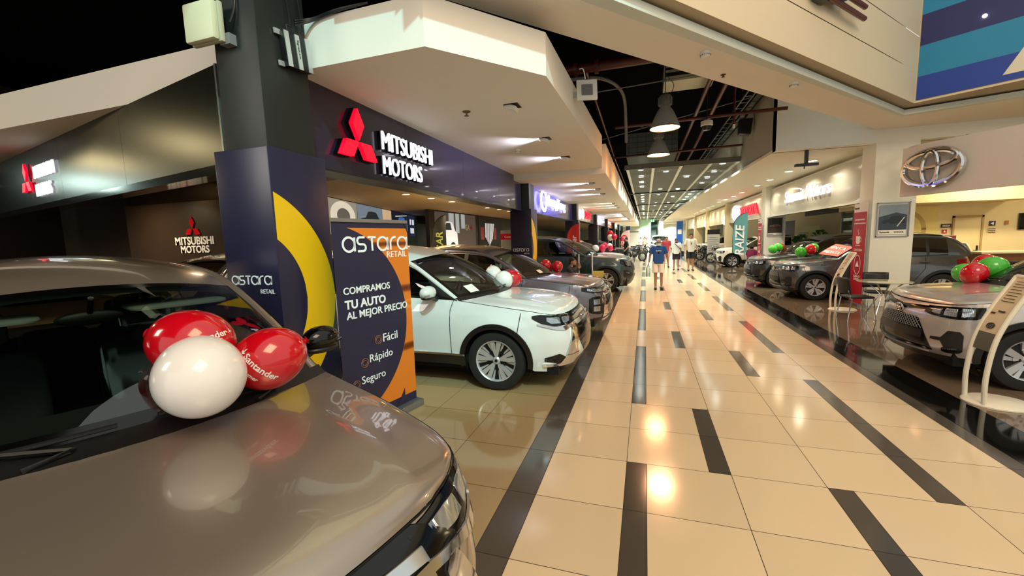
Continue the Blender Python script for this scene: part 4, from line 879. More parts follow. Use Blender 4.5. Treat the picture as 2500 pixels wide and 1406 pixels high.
# brown inner wall with the small emblem, in the dark showroom behind the near pillar
c = MB(); c.box(-9.1, -5.2, 5.2, 5.3, 0, 2.98); S(c, 'wall_showroom_emblem', darkpanel)
c = MB(); c.box(-9.1, -6.0, 5.14, 5.2, 0, 2.58); S(c, 'wall_panel', mat('dark_brown_panel2', '33271f', .35, noise=.06, nscale=3), bevel=.01)
c = MB(); c.box(-12.0, -9.2, 5.6, 5.7, 0, 2.98); S(c, 'wall_showroom_emblem', mat('brown_board', '3d3026', .4, noise=.06))
t = thing('wall_emblem', 'red diamond emblem with white letters on the dark brown inner wall', 'sign', (-7.40, 5.13, 2.12))
o = MB(); rhombi(o, (0, 0, 0), UX, UZ, (0, -.01, 0), .20); o.build('diamond_emblem', M['red'], t)
o = MB(); o.text('MITSUBISHI', (0, 0, -.275), UX, UZ, w=.92, depth=.008, bold=.02, align='C'); o.text('MOTORS', (0, 0, -.415), UX, UZ, w=.68, depth=.008, bold=.02, align='C'); o.build('lettering', M['txtwhite'], t)
# feather flags
def feather(label, loc, h, w, m, txt, tm, lean=1, rz=0):
    t = thing('feather_flag', label, 'flag', loc, rz); o = MB()
    pole = [(0, 0, 0), (0, 0, h*.7), (lean*w*.15, 0, h*.88), (lean*w*.55, 0, h*.97), (lean*w, 0, h)]
    o.tube(crv(pole, 6), .012, 6); o.build('pole', M['trim'], t)
    P = crv(pole, 6); o = MB(); rows = []
    for p in P:
        if p.z < h*.24: continue
        rows.append([(p.x+(lean*w-p.x)*j/6, .02*math.sin(j*.9+p.z*3), p.z if j == 0 else p.z-.0) for j in range(7)])
    o.grid(rows); o.build('cloth', m, t, ang=80)
    o = MB(); o.text(txt, (lean*w*.78 if lean > 0 else lean*w*.22, -.035, h*.30), (0, 0, 1), (-1, 0, 0), w=h*.5, depth=.003, bold=.02, slant=.15); o.build('lettering', tm, t)
    o = MB(); o.cyl((0, 0, 0), (0, 0, .03), .18, n=20); o.build('base', M['trim'], t); return t
feather('teal feather flag with white lettering in front of the ivory car', (3.72, 20.6, 0), 2.66, .56, mat('teal_cloth', '5fa0a4', .7, noise=.05), 'RAIZE', M['txtwhite'])
feather('black feather flag with olive lettering in the left showroom', (-6.55, 12.0, 0), 2.62, .5, mat('black_cloth', '24231f', .7, noise=.1), 'PROCAR', mat('olive_print', '8f9a44', .6, noise=.02))
feather('red feather flag beside the third left pillar', (-3.0, 16.6, 0), 2.35, .5, mat('red_cloth', 'd8301f', .7, noise=.05), 'Santander', M['txtwhite'])
feather('pale feather flag with a red mark far down the left side', (-2.2, 41, 0), 2.4, .8, mat('pink_cloth', 'e8c8c8', .7, noise=.05), 'GO', M['red'])
# coffee banners against the right pillars
def coffee(label, loc, w, h):
    t = thing('vertical_banner', label, 'banner', loc); U, N = -UY, -UX
    o = MB(); o.prism([(0, .05), (w, .05), (w, h), (0, h)], N*0, U, UZ, -N*.004); o.build('print', mat('white_print', 'e4e0dc', .5, noise=.02), t)
    o = MB(); o.prism([(0, .05), (w, .05), (w, h*.915), (0, h*.915)], N*.001, U, UZ, N*.002); o.build('red_field', mat('crimson_print', 'b0182c', .45, noise=.03), t)
    o = MB(); q = h*.005+.004
    o.text('Summit', U*.05*w+UZ*h*.945+N*.003, U, UZ, w=.35*w); o.build('dealer_lettering', M['trim'], t)
    o = MB()
    o.text('HAZ UNA PAUSA EN', U*.5*w+UZ*h*.835+N*.004, U, UZ, w=.72*w, align='C', bold=.03); o.text('LA CAFETERIA CON NOSOTROS', U*.5*w+UZ*h*.80+N*.004, U, UZ, w=.86*w, align='C', bold=.03)
    cx, cz = .45*w, h*.64; k = w*.16
    o.prism([(cx-k, cz+k), (cx+k, cz+k), (cx+k*.9, cz-k*.5), (cx+k*.5, cz-k*.9), (cx-k*.5, cz-k*.9), (cx-k*.9, cz-k*.5)], N*.004, U, UZ, N*.002)
    o.ribbon(disk_clip(cx+k, cz+k*.2, k*.5, -80, 80, 12), k*.22, N*.004, U, UZ, N*.002); o.prism(R4(cx-k*1.1, cz-k*1.25, cx+k*1.1, cz-k*1.08), N*.004, U, UZ, N*.002)
    o.ribbon([(cx+.3*k*math.sin(i*.9), cz+k*1.3+i*k*.17) for i in range(8)], k*.16, N*.004, U, UZ, N*.002)
    o.text('CAFETERIA', U*.5*w+UZ*h*.535+N*.004, U, UZ, w=.62*w, align='C')
    o.ribbon([(.5*w+w*.24*math.cos(2*PI*i/30), h*.40+w*.36*math.sin(2*PI*i/30)) for i in range(31)], k*.16, N*.004, U, UZ, N*.002)
    o.prism([(.36*w, h*.38), (.5*w, h*.44), (.64*w, h*.38)], N*.004, U, UZ, N*.002)
    o.text('ZONA DE', U*.5*w+UZ*h*.275+N*.004, U, UZ, w=.5*w, align='C'); o.text('ESPERA', U*.5*w+UZ*h*.245+N*.004, U, UZ, w=.4*w, align='C'); o.build('cup_and_lettering', M['txtwhite'], t)
    o = MB(); o.box(-.08, .08, -w-.01, .01, 0, .05); o.build('base_cassette', M['steel'], t)
coffee('tall red banner with a white cup, against the nearest right pillar', (4.74, 11.98, 0), .62, 2.36)
coffee('tall red banner with a white cup, against the second right pillar', (4.735, 20.78, 0), .62, 2.36)
# framed posters on the two right pillars
wallposter('framed_poster', 'silver framed poster of a dark blue car on the nearest white pillar', 'poster', (4.92, 11.385, 1.58), (1, 0, 0), .60, .76, [
    ('print', shade('dusk', '8494a4'), [(.001, R4(.08, .2, .92, .93))]), ('ground', shade('slate', '2c3d4e'), [(.003, [(.08, .2), (.92, .2), (.92, .62), (.6, .7), (.08, .58)])]), ('car', shade('deepblue', '10202e'), [(.005, carpoly(.2, .36, .68, .36))]), ('glint', shade('pale', 'd6d2c4'), [(.007, [(.62, .3), (.66, .3), (.86, .56), (.83, .57)])]),
    ('caption_strip', M['sticker'], [(.002, R4(.08, .07, .92, .2))]), ('lettering', M['trim'], [('T', 'Summit', .12, .11, .3), ('T', 'TOYOTA', .55, .11, .3)])], (M['steel'], .018))
wallposter('framed_poster', 'silver framed poster of a dark sports car on the second white pillar', 'poster', (4.93, 20.185, 1.60), (1, 0, 0), .60, .78, [
    ('print', shade('black', '100c0c'), [(.001, R4(.06, .16, .94, .96))]), ('ground', shade('umber', '3a2c26'), [(.003, R4(.06, .16, .94, .45))]), ('car', shade('maroon', '6a4446'), [(.005, carpoly(.15, .48, .72, .22))]),
    ('caption_strip', M['sticker'], [(.002, R4(.06, .05, .94, .16))]), ('lettering', M['trim'], [('T', 'Summit', .1, .08, .3), ('T', 'TOYOTA', .55, .08, .3)])], (M['steel'], .02))
# big chrome oval emblem on its swung board
t = thing('emblem_sign', 'big chrome three-oval emblem on a pale curved board high at the right', 'sign', (4.965, 10.65, 0), math.radians(-65.2)+PI/2-PI/2)
# local x runs along the board toward the viewer, local -y faces the walkway
c = MB(); rows = []
for i in range(31):
    a = i/30; x = -.02+2.6*a; yb = .16*max(0, 1-a*6)**2
    rows.append([(x, yb, 2.38+.03*(1-a)+.04*math.sin(PI*v/10)*0+(.98-.02*a)*v/10) for v in range(11)])
c.grid(rows); c.box(-.02, 2.58, .03, .10, 2.40, 3.36); c.build('board', mat('pale_grey_board', 'd6cec6', .45, noise=.02), t, ang=60)
o = MB(); ovals(o, (.62, -.09, 2.885), UX, UZ, .98, .052); o.build('oval_emblem', M['chrome'], t)
o = MB(); o.cyl((.5, .1, 3.0), (.5, .8, 3.5), .03); o.cyl((1.6, .1, 3.0), (1.6, .9, 3.5), .03); o.build('bracket', M['steel'], t)
# leaning price stands
def price_stand(label, loc, rz=0, full=True):
    t = thing('price_stand', label, 'stand', loc, rz); wm = mat('ivory_stand', 'e9e0cc', .35, noise=.03)
    o = MB(); o.lathe([(1e-4, .035), (.21, .03), (.235, .012), (.235, 0), (1e-4, 0)], 36, Matrix.Translation((.12, 0, 0)) @ Matrix.Diagonal((1.1, 1, 1, 1))); o.build('base', wm, t)
    prof = crv([(-.06, 0, .02), (-.065, 0, .3), (-.02, 0, .65), (.09, 0, .95), (.25, 0, 1.26)], 8)
    for y in (-.13, .13): o = MB(); o.tube([(p.x, y, p.z) for p in prof], .021, 10); o.build('curved_leg', wm, t)
    o = MB(); o.tube([(prof[-1].x, -.13, prof[-1].z), (prof[-1].x, .13, prof[-1].z)], .018, 8); o.build('top_bar', wm, t)
    def pl(u): # point on the curve by height fraction
        i = min(int(u*32), 31); f = u*32-i; return prof[i]+(prof[i+1]-prof[i])*f
    def panel(u0, u1, y0, y1, off, m, nm):
        o = MB(); o.grid([[pl(u0+(u1-u0)*i/8)+Vector((-off, y, off*.4)) for y in (y0, y1)] for i in range(9)]); o.build(nm, m, t, ang=80)
    panel(.55, .99, -.115, .115, .004, mat('cream_card', 'd8c4a4', .5, noise=.03), 'price_card'); panel(.55, .66, -.115, .115, .007, mat('cream_card', 'd8c4a4', .5), 'logo_card'); panel(.42, .55, -.115, .115, .004, mat('olive_panel', '5c594a', .4, noise=.05), 'lower_panel')
    o = MB()
    for i in range(8): panel(.80+.02*i, .805+.02*i, -.08+(.02 if i % 3 else 0), .07, .010, M['trim'], 'text_line')
    panel(.72, .735, -.06, .02, .010, M['trim'], 'text_line'); panel(.70, .715, .04, .09, .010, M['trim'], 'text_line')
    o = MB(); p = pl(.605)+Vector((-.012, 0, .006)); ovals(o, p, (0, -1, 0), Vector((.45, 0, .9)).normalized(), .085, .004); o.build('oval_emblem', M['trim'], t)
price_stand('white curved price stand in front of the silver car', (3.23, 5.22, 0))
price_stand('white curved price stand beside the table, in front of the charcoal car', (4.07, 10.86, 0))
price_stand('small white price stand with red stripes by the desk at the right wall', (9.35, 16.0, 0), PI)
# round glass table and two black chairs
t = thing('round_table', 'round glass-topped table by the nearest right pillar', 'table', (4.46, 9.85, 0))
o = MB(); o.lathe([(1e-4, .745), (.42, .745), (.425, .738), (.42, .73), (1e-4, .73)], 48); o.build('table_top', mat('pale_glass_top', 'b9b49c', .06, spec=.8, noise=.03), t)
for k in range(4):
    a = PI/4+PI/2*k; o = MB(); o.tube([(.3*math.cos(a), .3*math.sin(a), .73), (.06*math.cos(a), .06*math.sin(a), .5), (.3*math.cos(a), .3*math.sin(a), 0)], .014, 8); o.build('leg', M['chrome'], t)
def chair(label, loc, rz):
    t = thing('cafe_chair', label, 'chair', loc, rz, None)
    o = MB(); rbox(o, -.22, .22, -.22, .22, .43, .475); o.build('seat', M['black'], t)
    o = MB(); o.grid([[(-.22+.44*j/8, .22+.05*v/6-.05*(2*j/8-1)**2+.05, .52+.32*v/6) for j in range(9)] for v in range(7)]); ob = o.build('backrest', M['black'], t); md = ob.modifiers.new('s', 'SOLIDIFY'); md.thickness = .02
    for x in (-.19, .19):
        for y, y2 in ((-.18, -.23), (.18, .24)):
            o = MB(); o.tube([(x, y, .44), (x*1.1, y2, 0)], .011, 8); o.build('leg', M['chrome'], t)
        o = MB(); o.tube([(x, .2, .42), (x, .24, .6)], .01, 6); o.build('back_post', M['chrome'], t)
chair('black chair with chrome legs on the walkway side of the round table', (3.98, 9.72, 0), math.radians(95))
chair('black chair with chrome legs behind the round table, next to the red banner', (4.66, 10.5, 0), math.radians(-10))
chair('black chair pushed to the desk at the right wall, left one', (9.0, 14.2, 0), math.radians(170)); chair('black chair pushed to the desk at the right wall, right one', (9.75, 14.1, 0), math.radians(190))
t = thing('reception_desk', 'cream desk with a wooden side by the back wall at the right', 'desk', (9.7, 15.1, 0))
o = MB(); o.box(-.9, 1.3, -.35, .35, 1.0, 1.05); o.build('desk_top', mat('cream_desk', 'e0d2ae', .4, noise=.03), t); o = MB(); o.box(-.85, 1.25, -.3, -.26, 0, 1.0); o.build('front_panel', mat('brown_wood', '7a5230', .5, noise=.2), t)
for x in (-.84, 1.2): o = MB(); o.box(x, x+.05, -.3, .3, 0, 1.0); o.build('side_panel', mat('brown_wood', '7a5230', .5), t)
t = thing('monitor', 'dark computer monitor standing on the cream desk', 'monitor', (10.3, 15.1, 1.05)); o = MB(); rbox(o, -.3, .3, -.02, .02, .14, .46); o.build('screen', M['gloss'], t); o = MB(); o.cyl((0, .03, 0), (0, .03, .2), .02); o.cyl((0, .03, 0), (0, .03, .01), .1); o.build('foot', M['trim'], t)
# back wall of the right showroom
t = thing('door_1', 'plain cream door in the back wall of the right showroom', 'door', (9.72, 16.99, 0)); t['kind'] = 'structure'
o = MB(); o.box(-.33, .33, -.02, .01, 0, 2.04); o.build('door_leaf', mat('cream_door', 'e2d3a8', .5, noise=.03), t, bevel=.005)
for a, b_, c_, d_ in ((-.38, -.33, 0, 2.1), (.33, .38, 0, 2.1), (-.38, .38, 2.04, 2.1)): o = MB(); o.box(a, b_, -.04, .01, c_, d_); o.build('door_frame', mat('tan_frame', 'b59c68', .5, noise=.03), t)
o = MB(); o.tube([(.28, -.02, 1.0), (.28, -.06, 1.0), (.17, -.06, 1.0)], .01, 6); o.build('door_handle', M['steel'], t)
o = MB(); o.box(.25, .30, -.03, -.02, .9, 1.15); o.build('lock_plate', M['trim'], t)
def plaque(name, label, x, z, w, h, col, txt=None, tc='txtwhite', sub=None):
    t = thing(name, label, 'sign', (x, 16.985, z)); o = MB(); o.box(-w/2, w/2, -.01, .0, -h/2, h/2); o.build('plate', mat('plate_'+col, col, .4, noise=.03), t)
    if txt: o = MB(); o.text(txt, (0, -.011, -h*.22), UX, UZ, w=w*.72, h=h*.45, depth=.003, align='C', bold=.02); o.build('lettering', M[tc], t)
    return t
plaque('wall_sign', 'dark violet oblong plate left of the cream door', 9.19, 1.80, .26, .12, '2a1436', 'SALIDA')
t = plaque('wall_sign', 'small red square plate below the violet one, left of the cream door', 9.16, 1.62, .12, .12, 'b5301c')
o = MB(); o.prism([(-.03, -.03), (.03, -.03), (.0, .04)], (0, -.011, 0), UX, UZ, (0, -.003, 0)); o.build('arrow', M['txtwhite'], t)
t = plaque('wall_sign', 'dark blue square plate right of the cream door', 10.32, 1.83, .15, .15, '2a2450'); o = MB(); o.prism([(-.05, 0), (.03, -.05), (.03, .05)], (0, -.011, 0), UX, UZ, (0, -.003, 0)); o.build('arrow', M['txtwhite'], t)
plaque('wall_sign', 'small orange plate farthest right of the cream door', 10.66, 1.84, .09, .12, 'b87a3c')
t = plaque('wall_sign', 'cream notice with black lines right of the cream door', 10.32, 1.61, .2, .14, 'e2d3a8'); o = MB()
for z in (-.05, 0, .05): o.box(-.085, .085, -.014, -.01, z-.012, z+.012)
o.build('text_line', M['trim'], t)
t = thing('television', 'black wall television at the right edge of the back wall', 'television', (11.35, 16.99, 1.87)); o = MB(); o.box(-.42, .42, -.06, 0, -.25, .25); o.build('screen', M['gloss'], t, bevel=.008); o = MB(); o.box(-.1, .1, -.02, .02, -.1, .1); o.build('wall_bracket', M['trim'], t)
t = thing('wall_picture', 'pale yellow wall board with a round line drawing, beside the first right pillar', 'picture', (8.35, 16.98, 1.35)); o = MB(); o.box(-.7, .62, -.01, .0, 0, 1.1); o.build('board', mat('pale_yellow_board', 'e6d48c', .5, noise=.04), t)
o = MB(); o.ribbon(disk_clip(-.35, .35, .62, -20, 110, 24), .12, (0, -.012, 0), UX, UZ, (0, -.003, 0)); o.build('arc', mat('tan_print', 'c0a86a', .5, noise=.03), t)
t = thing('side_cabinet', 'low dark red and grey cabinet behind the charcoal car', 'cabinet', (8.65, 16.6, 0)); o = MB(); o.box(-.5, .5, -.2, .2, 0, 1.5); o.build('body', mat('grey_cabinet', '77706a', .5, noise=.05), t, bevel=.01); o = MB(); o.box(0, .48, -.215, -.2, .9, 1.48); o.build('door', mat('dark_red_door', '6a1620', .4, noise=.05), t)
# glazed shop front behind the charcoal and dark grey cars
gt = thing('window_1', 'glazed office front under the pale curved fascia', 'window', (7.75, 17.25, 0)); gt['kind'] = 'structure'
o = MB(); o.box(-.02, .0, .1, 3.3, .1, 2.45); o.build('pane', M['clear'], gt)
for y in (.06, 1.2, 2.3, 3.3): o = MB(); o.box(-.05, .05, y-.03, y+.03, 0, 2.5); o.build('mullion', M['steel'], gt)
o = MB(); o.box(-.12, .1, .03, 3.4, 2.5, 2.9); o.build('header', mat('cream_header', 'e6d9ae', .5, noise=.02), gt); o = MB(); o.box(-.10, .0, 3.5, 7.3, 2.5, 2.8); o.build('dark_header', M['trim'], gt)
t = thing('partition_board', 'pale green-yellow board standing behind the dark grey car', 'board', (6.66, 20.85, 0)); o = MB(); o.box(-.42, .40, -.02, .02, 0, 1.98); o.build('panel', mat('pale_green_board', 'd8d8ac', .5, noise=.03), t); o = MB()
for i in range(4): o.box(-.36, .0-.1*(i % 2), -.026, -.02, 1.68-.06*i, 1.695-.06*i)
o.build('text_line', M['trim'], t); o = MB(); o.box(-.40, -.34, -.15, .15, 0, .03); o.box(.34, .40, -.15, .15, 0, .03); o.build('foot', M['steel'], t)
for i, (y, z, r) in enumerate(((6.86, 1.12, .25), (6.22, 1.05, .19), (5.95, 1.1, .12))):
    t = thing('potted_plant', ['bushy green plant in front of the pale green board', 'bushy green plant nearer the glass front, beside the bigger one', 'small green plant at the far side of the pale green board'][i], 'plant', (y, 20.2-.4*(i == 2), 0)); o = MB(); o.lathe([(.12, 0), (.17, .45), (.16, .45), (.1, .4)], 20); o.build('pot', M['trim'], t)
    o = MB(); rnd = random.Random(i)
    for j in range(90):
        a, b_ = rnd.uniform(0, 2*PI), rnd.uniform(-.2, 1.4); p = Vector((r*math.cos(a)*math.cos(b_), r*math.sin(a)*math.cos(b_), z+.25+r*math.sin(b_)*1.6)); d = Vector((math.cos(a), math.sin(a), .6))*.12; q = d.orthogonal().normalized()*.035
        o.add([Vector((0, 0, .5)) if False else p-d*.5, p+q, p+d*.7, p-q], [(0, 1, 2, 3)])
    for j in range(6): a = j; o.tube([(0, 0, .42), (r*.5*math.cos(a), r*.5*math.sin(a), z+.2)], .008, 5)
    o.build('leaves', mat('leaf_green', '3c6b2a', .5, island=.3), t, flipfix=False)
for i, (y, z0, m) in enumerate(((13.2, 1.2, shade('grey', '8d8a80')), (14.2, 1.15, shade('pale', 'd6d2c4')))):
    wallposter('wall_picture', ['grey office picture seen through the glass front, nearer one', 'pale office picture seen through the glass front, farther one'][i], 'picture', (10.38, y+6.7, z0), (0, -1, 0), .9, .7, [('print', m, [(.001, R4(0, 0, 1, 1))]), ('caption', M['trim'], [(.003, R4(.1, .1, .5, .2))])])
wallposter('wall_picture', 'dark blue motor picture on the wall behind the teal flag', 'picture', (8.2, 33.2, 1.0), (0, -1, 0), 5.4, 1.4, [('print', shade('night', '141c2c'), [(.001, R4(0, 0, 1, 1))]), ('figure', shade('royal', '2438a8'), [(.003, disk_clip(.35, .6, .2, 0, 350)), (.003, disk_clip(.55, .75, .14, 0, 350)), (.003, carpoly(.2, .25, .6, .5))]), ('glint', shade('white', 'e6e6e6'), [(.005, R4(.3, .75, .36, .95)), (.005, R4(.6, .3, .7, .5))])])
# price board and dark counter past the teal flag
t = thing('price_board', 'white price board with a black header past the teal flag', 'board', (4.2, 29.5, 0)); o = MB(); o.box(-.36, .36, -.02, .02, .25, 1.75); o.build('panel', mat('grey_white_card', 'c9c9c6', .5, noise=.03), t); o = MB(); o.box(-.36, .36, -.03, .03, 1.75, 2.05); o.build('header', M['trim'], t)
o = MB()
for i in range(10): o.box(-.3, .3-.1*(i % 3 == 0), -.026, -.02, .45+.12*i, .475+.12*i)
o.build('text_line', M['grey'], t); o = MB(); o.box(-.3, .3, -.15, .15, 0, .03); o.box(-.03, .03, -.02, .02, 0, .25); o.build('foot', M['steel'], t)
# small items: kiosk by the grey car, red-topped roll-up
t = thing('rollup_banner', 'grey roll-up banner with a red top stripe, left of the second pillar', 'banner', (-4.0, 11.4, 0)); o = MB(); o.box(0, .6, -.004, .004, .06, 2.05); o.build('print', shade('grey', '8d8a80'), t); o = MB(); o.box(0, .6, -.008, -.004, 1.78, 1.95); o.build('red_stripe', M['red'], t)
o = MB(); o.text('Consumer', (.12, -.010, 1.83), UX, UZ, w=.36, depth=.002); o.build('lettering', M['txtwhite'], t); o = MB(); o.box(-.02, .62, -.09, .09, 0, .06); o.build('base_cassette', M['steel'], t); o = MB(); o.prism([(.05, .9), (.55, 1.5), (.55, 1.62), (.05, 1.05)], (0, -.005, 0), UX, UZ, (0, -.002, 0)); o.build('light_streak', shade('pale', 'd6d2c4'), t)
# clear screen with white posts in front of the dark teal car
t = thing('clear_screen', 'clear panel with two white posts standing before the dark teal car', 'screen', (-1.72, 11.3, 0))
for x in (.0, .36): o = MB(); o.box(x-.012, x+.012, -.012, .012, .02, 1.32); o.build('post', M['txtwhite'], t)
o = MB(); o.box(.012, .348, -.003, .003, .25, 1.30); o.build('pane', M['clear'], t); o = MB(); o.box(-.1, .45, -.15, .15, 0, .02); o.build('foot', M['steel'], t)
o = MB(); o.box(.36, .66, -.02, .02, .70, .86); o.build('yellow_card', mat('yellow_card', 'b9b04e', .5, noise=.05), t)
t = thing('side_table', 'small table under the clear screen, behind the grey car', 'table', (-1.55, 10.9, 0)); o = MB(); o.box(-.35, .35, -.3, .3, .70, .73); o.build('table_top', M['white'], t)
for x in (-.31, .31):
    for y in (-.26, .26): o = MB(); o.cyl((x, y, 0), (x, y, .7), .015, n=8); o.build('leg', M['chrome'], t)
# papers on the windscreens
def on_glass(ws, root, u0, u1, a0, a1, name, label, cat, m, lines=None, lm=None, off=.012):
    n, mm = len(ws)-1, len(ws[0])-1
    def P(u, a):
        i = min(int(u*n), n-1); j = min(int(a*mm), mm-1); f, g = u*n-i, a*mm-j
        return (ws[i][j]*(1-f)+ws[i+1][j]*f)*(1-g)+(ws[i][j+1]*(1-f)+ws[i+1][j+1]*f)*g
    d = Vector((off, 0, off*.8)); t = thing(name, label, cat, root.location, root.rotation_euler.z)
    o = MB(); o.grid([[P(u0+(u1-u0)*i/10, a0+(a1-a0)*j/10)+d for j in range(11)] for i in range(11)]); o.build('sheet', m, t, ang=80)
    if lines:
        for s_, v in lines:
            vs, fs = text_geo(s_, .03); x0 = min(p[0] for p in vs); x1 = max(p[0] for p in vs); o = MB()
            o.add([P(u0+(u1-u0)*(v+.20*(p[1]/.72)), a0+(a1-a0)*(.08+.84*(p[0]-x0)/(x1-x0)))+d*1.4 for p in vs if True], fs); o.build('lettering', lm, t)
    return t
on_glass(CHAR[2], CHAR[0], .12, .62, .52, .95, 'paper_sign', 'red sheet with white letters on the charcoal windscreen', 'sign', mat('red_paper', 'e8604c', .5, noise=.03), [('VENTA', .58), ('INMEDIATA', .18)], M['txtwhite'])
on_glass(WHITE[2], WHITE[0], .08, .22, .12, .20, 'paper_sign', 'small pale sticker low on the windscreen of the white car', 'sticker', M['sticker'])
on_glass(GREY[2], GREY[0], .08, .18, .22, .29, 'paper_sign', 'small pale sticker low on the windscreen of the grey car', 'sticker', M['sticker'])
# ---------------------------------------------------------------- ceiling equipment
slatm = mat('grey_louvre', 'a8aba6', .5, noise=.05); barm = mat('white_bar', 'd9dcd4', .5, noise=.02)
ords = ['nearest', 'second', 'third', 'fourth', 'fifth', 'sixth', 'seventh']
GX = [-.60, .25, 1.14, 2.05, 2.86]
for k in range(7):
    y0 = 15.25+8.75*k; t = thing('louvre_ceiling', ords[k]+' bay of the black louvre ceiling with white bars, over the walkway', 'ceiling grid', (0, y0, 4.05))
    for x in GX: o = MB(); o.box(x-.045, x+.045, 0, 8.4, 0, .10); o.build('white_bar', barm, t)
    o = MB()
    for j in range(33): o.box(GX[0], GX[-1], .02+.255*j, .045+.255*j, .02, .12)
    o.build('louvre_slats', slatm, t); t.children[-1]['kind'] = 'stuff'
    o = MB(); o.box(GX[0]-.1, GX[-1]+.02, -.06, 0, .0, .16); o.build('end_beam', mat('grey_beam', '6d6c66', .6, noise=.05), t)
    o = MB(); o.box(GX[0]-.2, GX[-1]+.04, 8.42, 8.66, -.03, .3); o.build('cross_beam', M['trim'], t)
def downlight(label, p, r, lens, group):
    t = thing('downlight', label, 'lamp', p, 0, group); o = MB(); o.lathe([(r, .0), (r*1.18, -.008), (r*1.2, .0), (r*1.2, .03), (r, .03)], 24, closed=True); o.build('ring', M['white'], t)
    o = MB(); o.lathe([(1e-4, .006), (r, .006)], 24); o.build('lens', lens, t); return t
lg = mat('downlight_lens', 'f4fff6', .4, emit=18, noise=.01); lr = mat('downlight_lens_ivory', 'fff6e0', .4, emit=18, noise=.01); lw = mat('downlight_lens_warm', 'ffdca0', .4, emit=16, noise=.01)
d0 = downlight('round white lamp set in the black louvre ceiling', (GRID_LAMPS[0][0], GRID_LAMPS[0][1], 4.035), .085, lg, 'lamps in the louvre ceiling')
for k in range(7):
    for i, (x, y) in enumerate(GRID_LAMPS):
        if (k or i) and (k < 4 or i % 2 == 0): dup(d0, (x, y+8.75*k, 4.035))
d1 = downlight('round lamp in the ivory ceiling over the right-hand cars', (4.29, 13.4, 3.64), .10, lr, 'lamps in the right-hand ceiling')
for k in range(3):
    for i, (x, y) in enumerate(SIDE_LAMPS):
        if k or i: dup(d1, (x, y+17.6*k, 3.64))
SHOW = [(-5.2, 4.3), (-8.2, 4.2), (-11, 4.4), (-4.6, 6.6), (-5.75, 9.28), (-5.71, 10.5), (-5.66, 11.7), (-5.62, 14.6), (-5.54, 15.7), (-5.5, 16.85), (-8.6, 7.6), (-5.2, 20.2), (-5.2, 24)]  # the near lamps, first in the list, are added to brighten the dark interior
d2 = None
for x, y in SHOW:
    if d2 is None: d2 = downlight('round warm lamp in the tan ceiling of the left showrooms', (x, y, 2.985), .09, lw, 'lamps in the left showrooms')
    else: dup(d2, (x, y, 2.985))
    spot('showroom_lamp_light', (x, y, 2.95), 150, (1, .78, .48), (x, y, 0), 150, .8, .08)
# square spotlights under the left soffits, turned to the fascias
def spotlight(p, on, label, col=(.80, .80, 1.0), power=110, group=None):
    t = thing('soffit_spotlight', label, 'spotlight', p, 0, group); o = MB(); T_ = Matrix.Rotation(.35, 4, 'Y'); o.box(-.07, .07, -.07, .07, -.05, .0, T_); o.build('housing', M['white'], t, bevel=.006)
    o = MB(); o.box(-.08, .09, -.085, .085, -.004, .004); o.build('ceiling_frame', M['trim'], t)
    o = MB(); o.box(-.078, -.072, -.055, .055, -.045, -.005, T_); o.build('lens', mat('spot_lens', 'f2f0ff', .4, emit=14, noise=.01) if on else M['grey'], t)
    if on: spot('soffit_spot_light', (p[0]-.10, p[1], p[2]-.035), power, col, (p[0]-1.6, p[1], p[2]-.30), 95, .9, .03)
spotlight((-1.50, 4.83, 3.325), False, 'unlit square spotlight under the nearest left soffit')
spotlight((-1.51, 6.55, 3.325), True, 'lit square spotlight under the nearest left soffit, before the round detector'); spotlight((-1.485, 8.16, 3.325), True, 'lit square spotlight under the nearest left soffit, by its far end')
for k, ys in ((1, (11.3, 12.75, 14.25)), (2, (19.3, 20.8, 22.3)), (3, (27, 28.5, 30)), (4, (35, 36.6, 38))):
    for y in ys: spotlight((-1.36, y, SZ[k]-.005), True, 'lit square spotlight under the '+ords[k]+' left soffit', ((.80, .80, 1), (1, .85, .7), (.85, .85, 1), (1, .7, .75))[k-1], 130, 'spotlights under the '+ords[k]+' left soffit')
# pendant high-bay lamps
def pendant(label, p):
    t = thing('pendant_lamp', label, 'lamp', p)
    o = MB(); o.lathe([(.30, 0), (.305, .01), (.27, .08), (.225, .20), (.16, .34), (.10, .42), (.085, .44), (.08, .40), (.15, .32), (.21, .19), (.26, .07), (.29, .01)], 40, closed=True); o.build('reflector_shade', mat('spun_aluminium', 'babbb8', .45, .25, noise=.06), t)
    o = MB(); o.tube([(.302*math.cos(2*PI*i/40), .302*math.sin(2*PI*i/40), .003) for i in range(41)], .009, 6); o.build('rim_ring', M['trim'], t)
    o = MB(); o.lathe([(1e-4, .015), (.285, .015)], 40); o.build('diffuser', M['lampw'], t)
    o = MB(); o.lathe([(.09, .44), (.12, .46), (.125, .52), (.115, .53), (.125, .54), (.125, .62), (.10, .66), (.04, .68), (1e-4, .68)], 24)
    for i in range(10): a = 2*PI*i/10; o.box(.10, .14, -.012, .012, .46, .62, Matrix.Rotation(a, 4, 'Z'))
    o.build('gear_housing', mat('cast_grey', '8a8c90', .5, .4, noise=.1), t)
    o = MB(); o.cyl((0, 0, .68), (0, 0, 5.58-p[2]), .008, n=6); o.tube(crv([(.1, 0, .66), (.16, 0, .85), (.02, 0, 1.05)], 6), .007, 5); o.build('hanger', M['trim'], t)
    disc('pendant_light', (p[0], p[1], p[2]-.02), 30, (1, .82, .55), .26)
pendant('big industrial hanging lamp, the nearer of the two', (.375, 9.5, 3.98)); pendant('big industrial hanging lamp, the farther one', (.335, 12.5, 3.98))
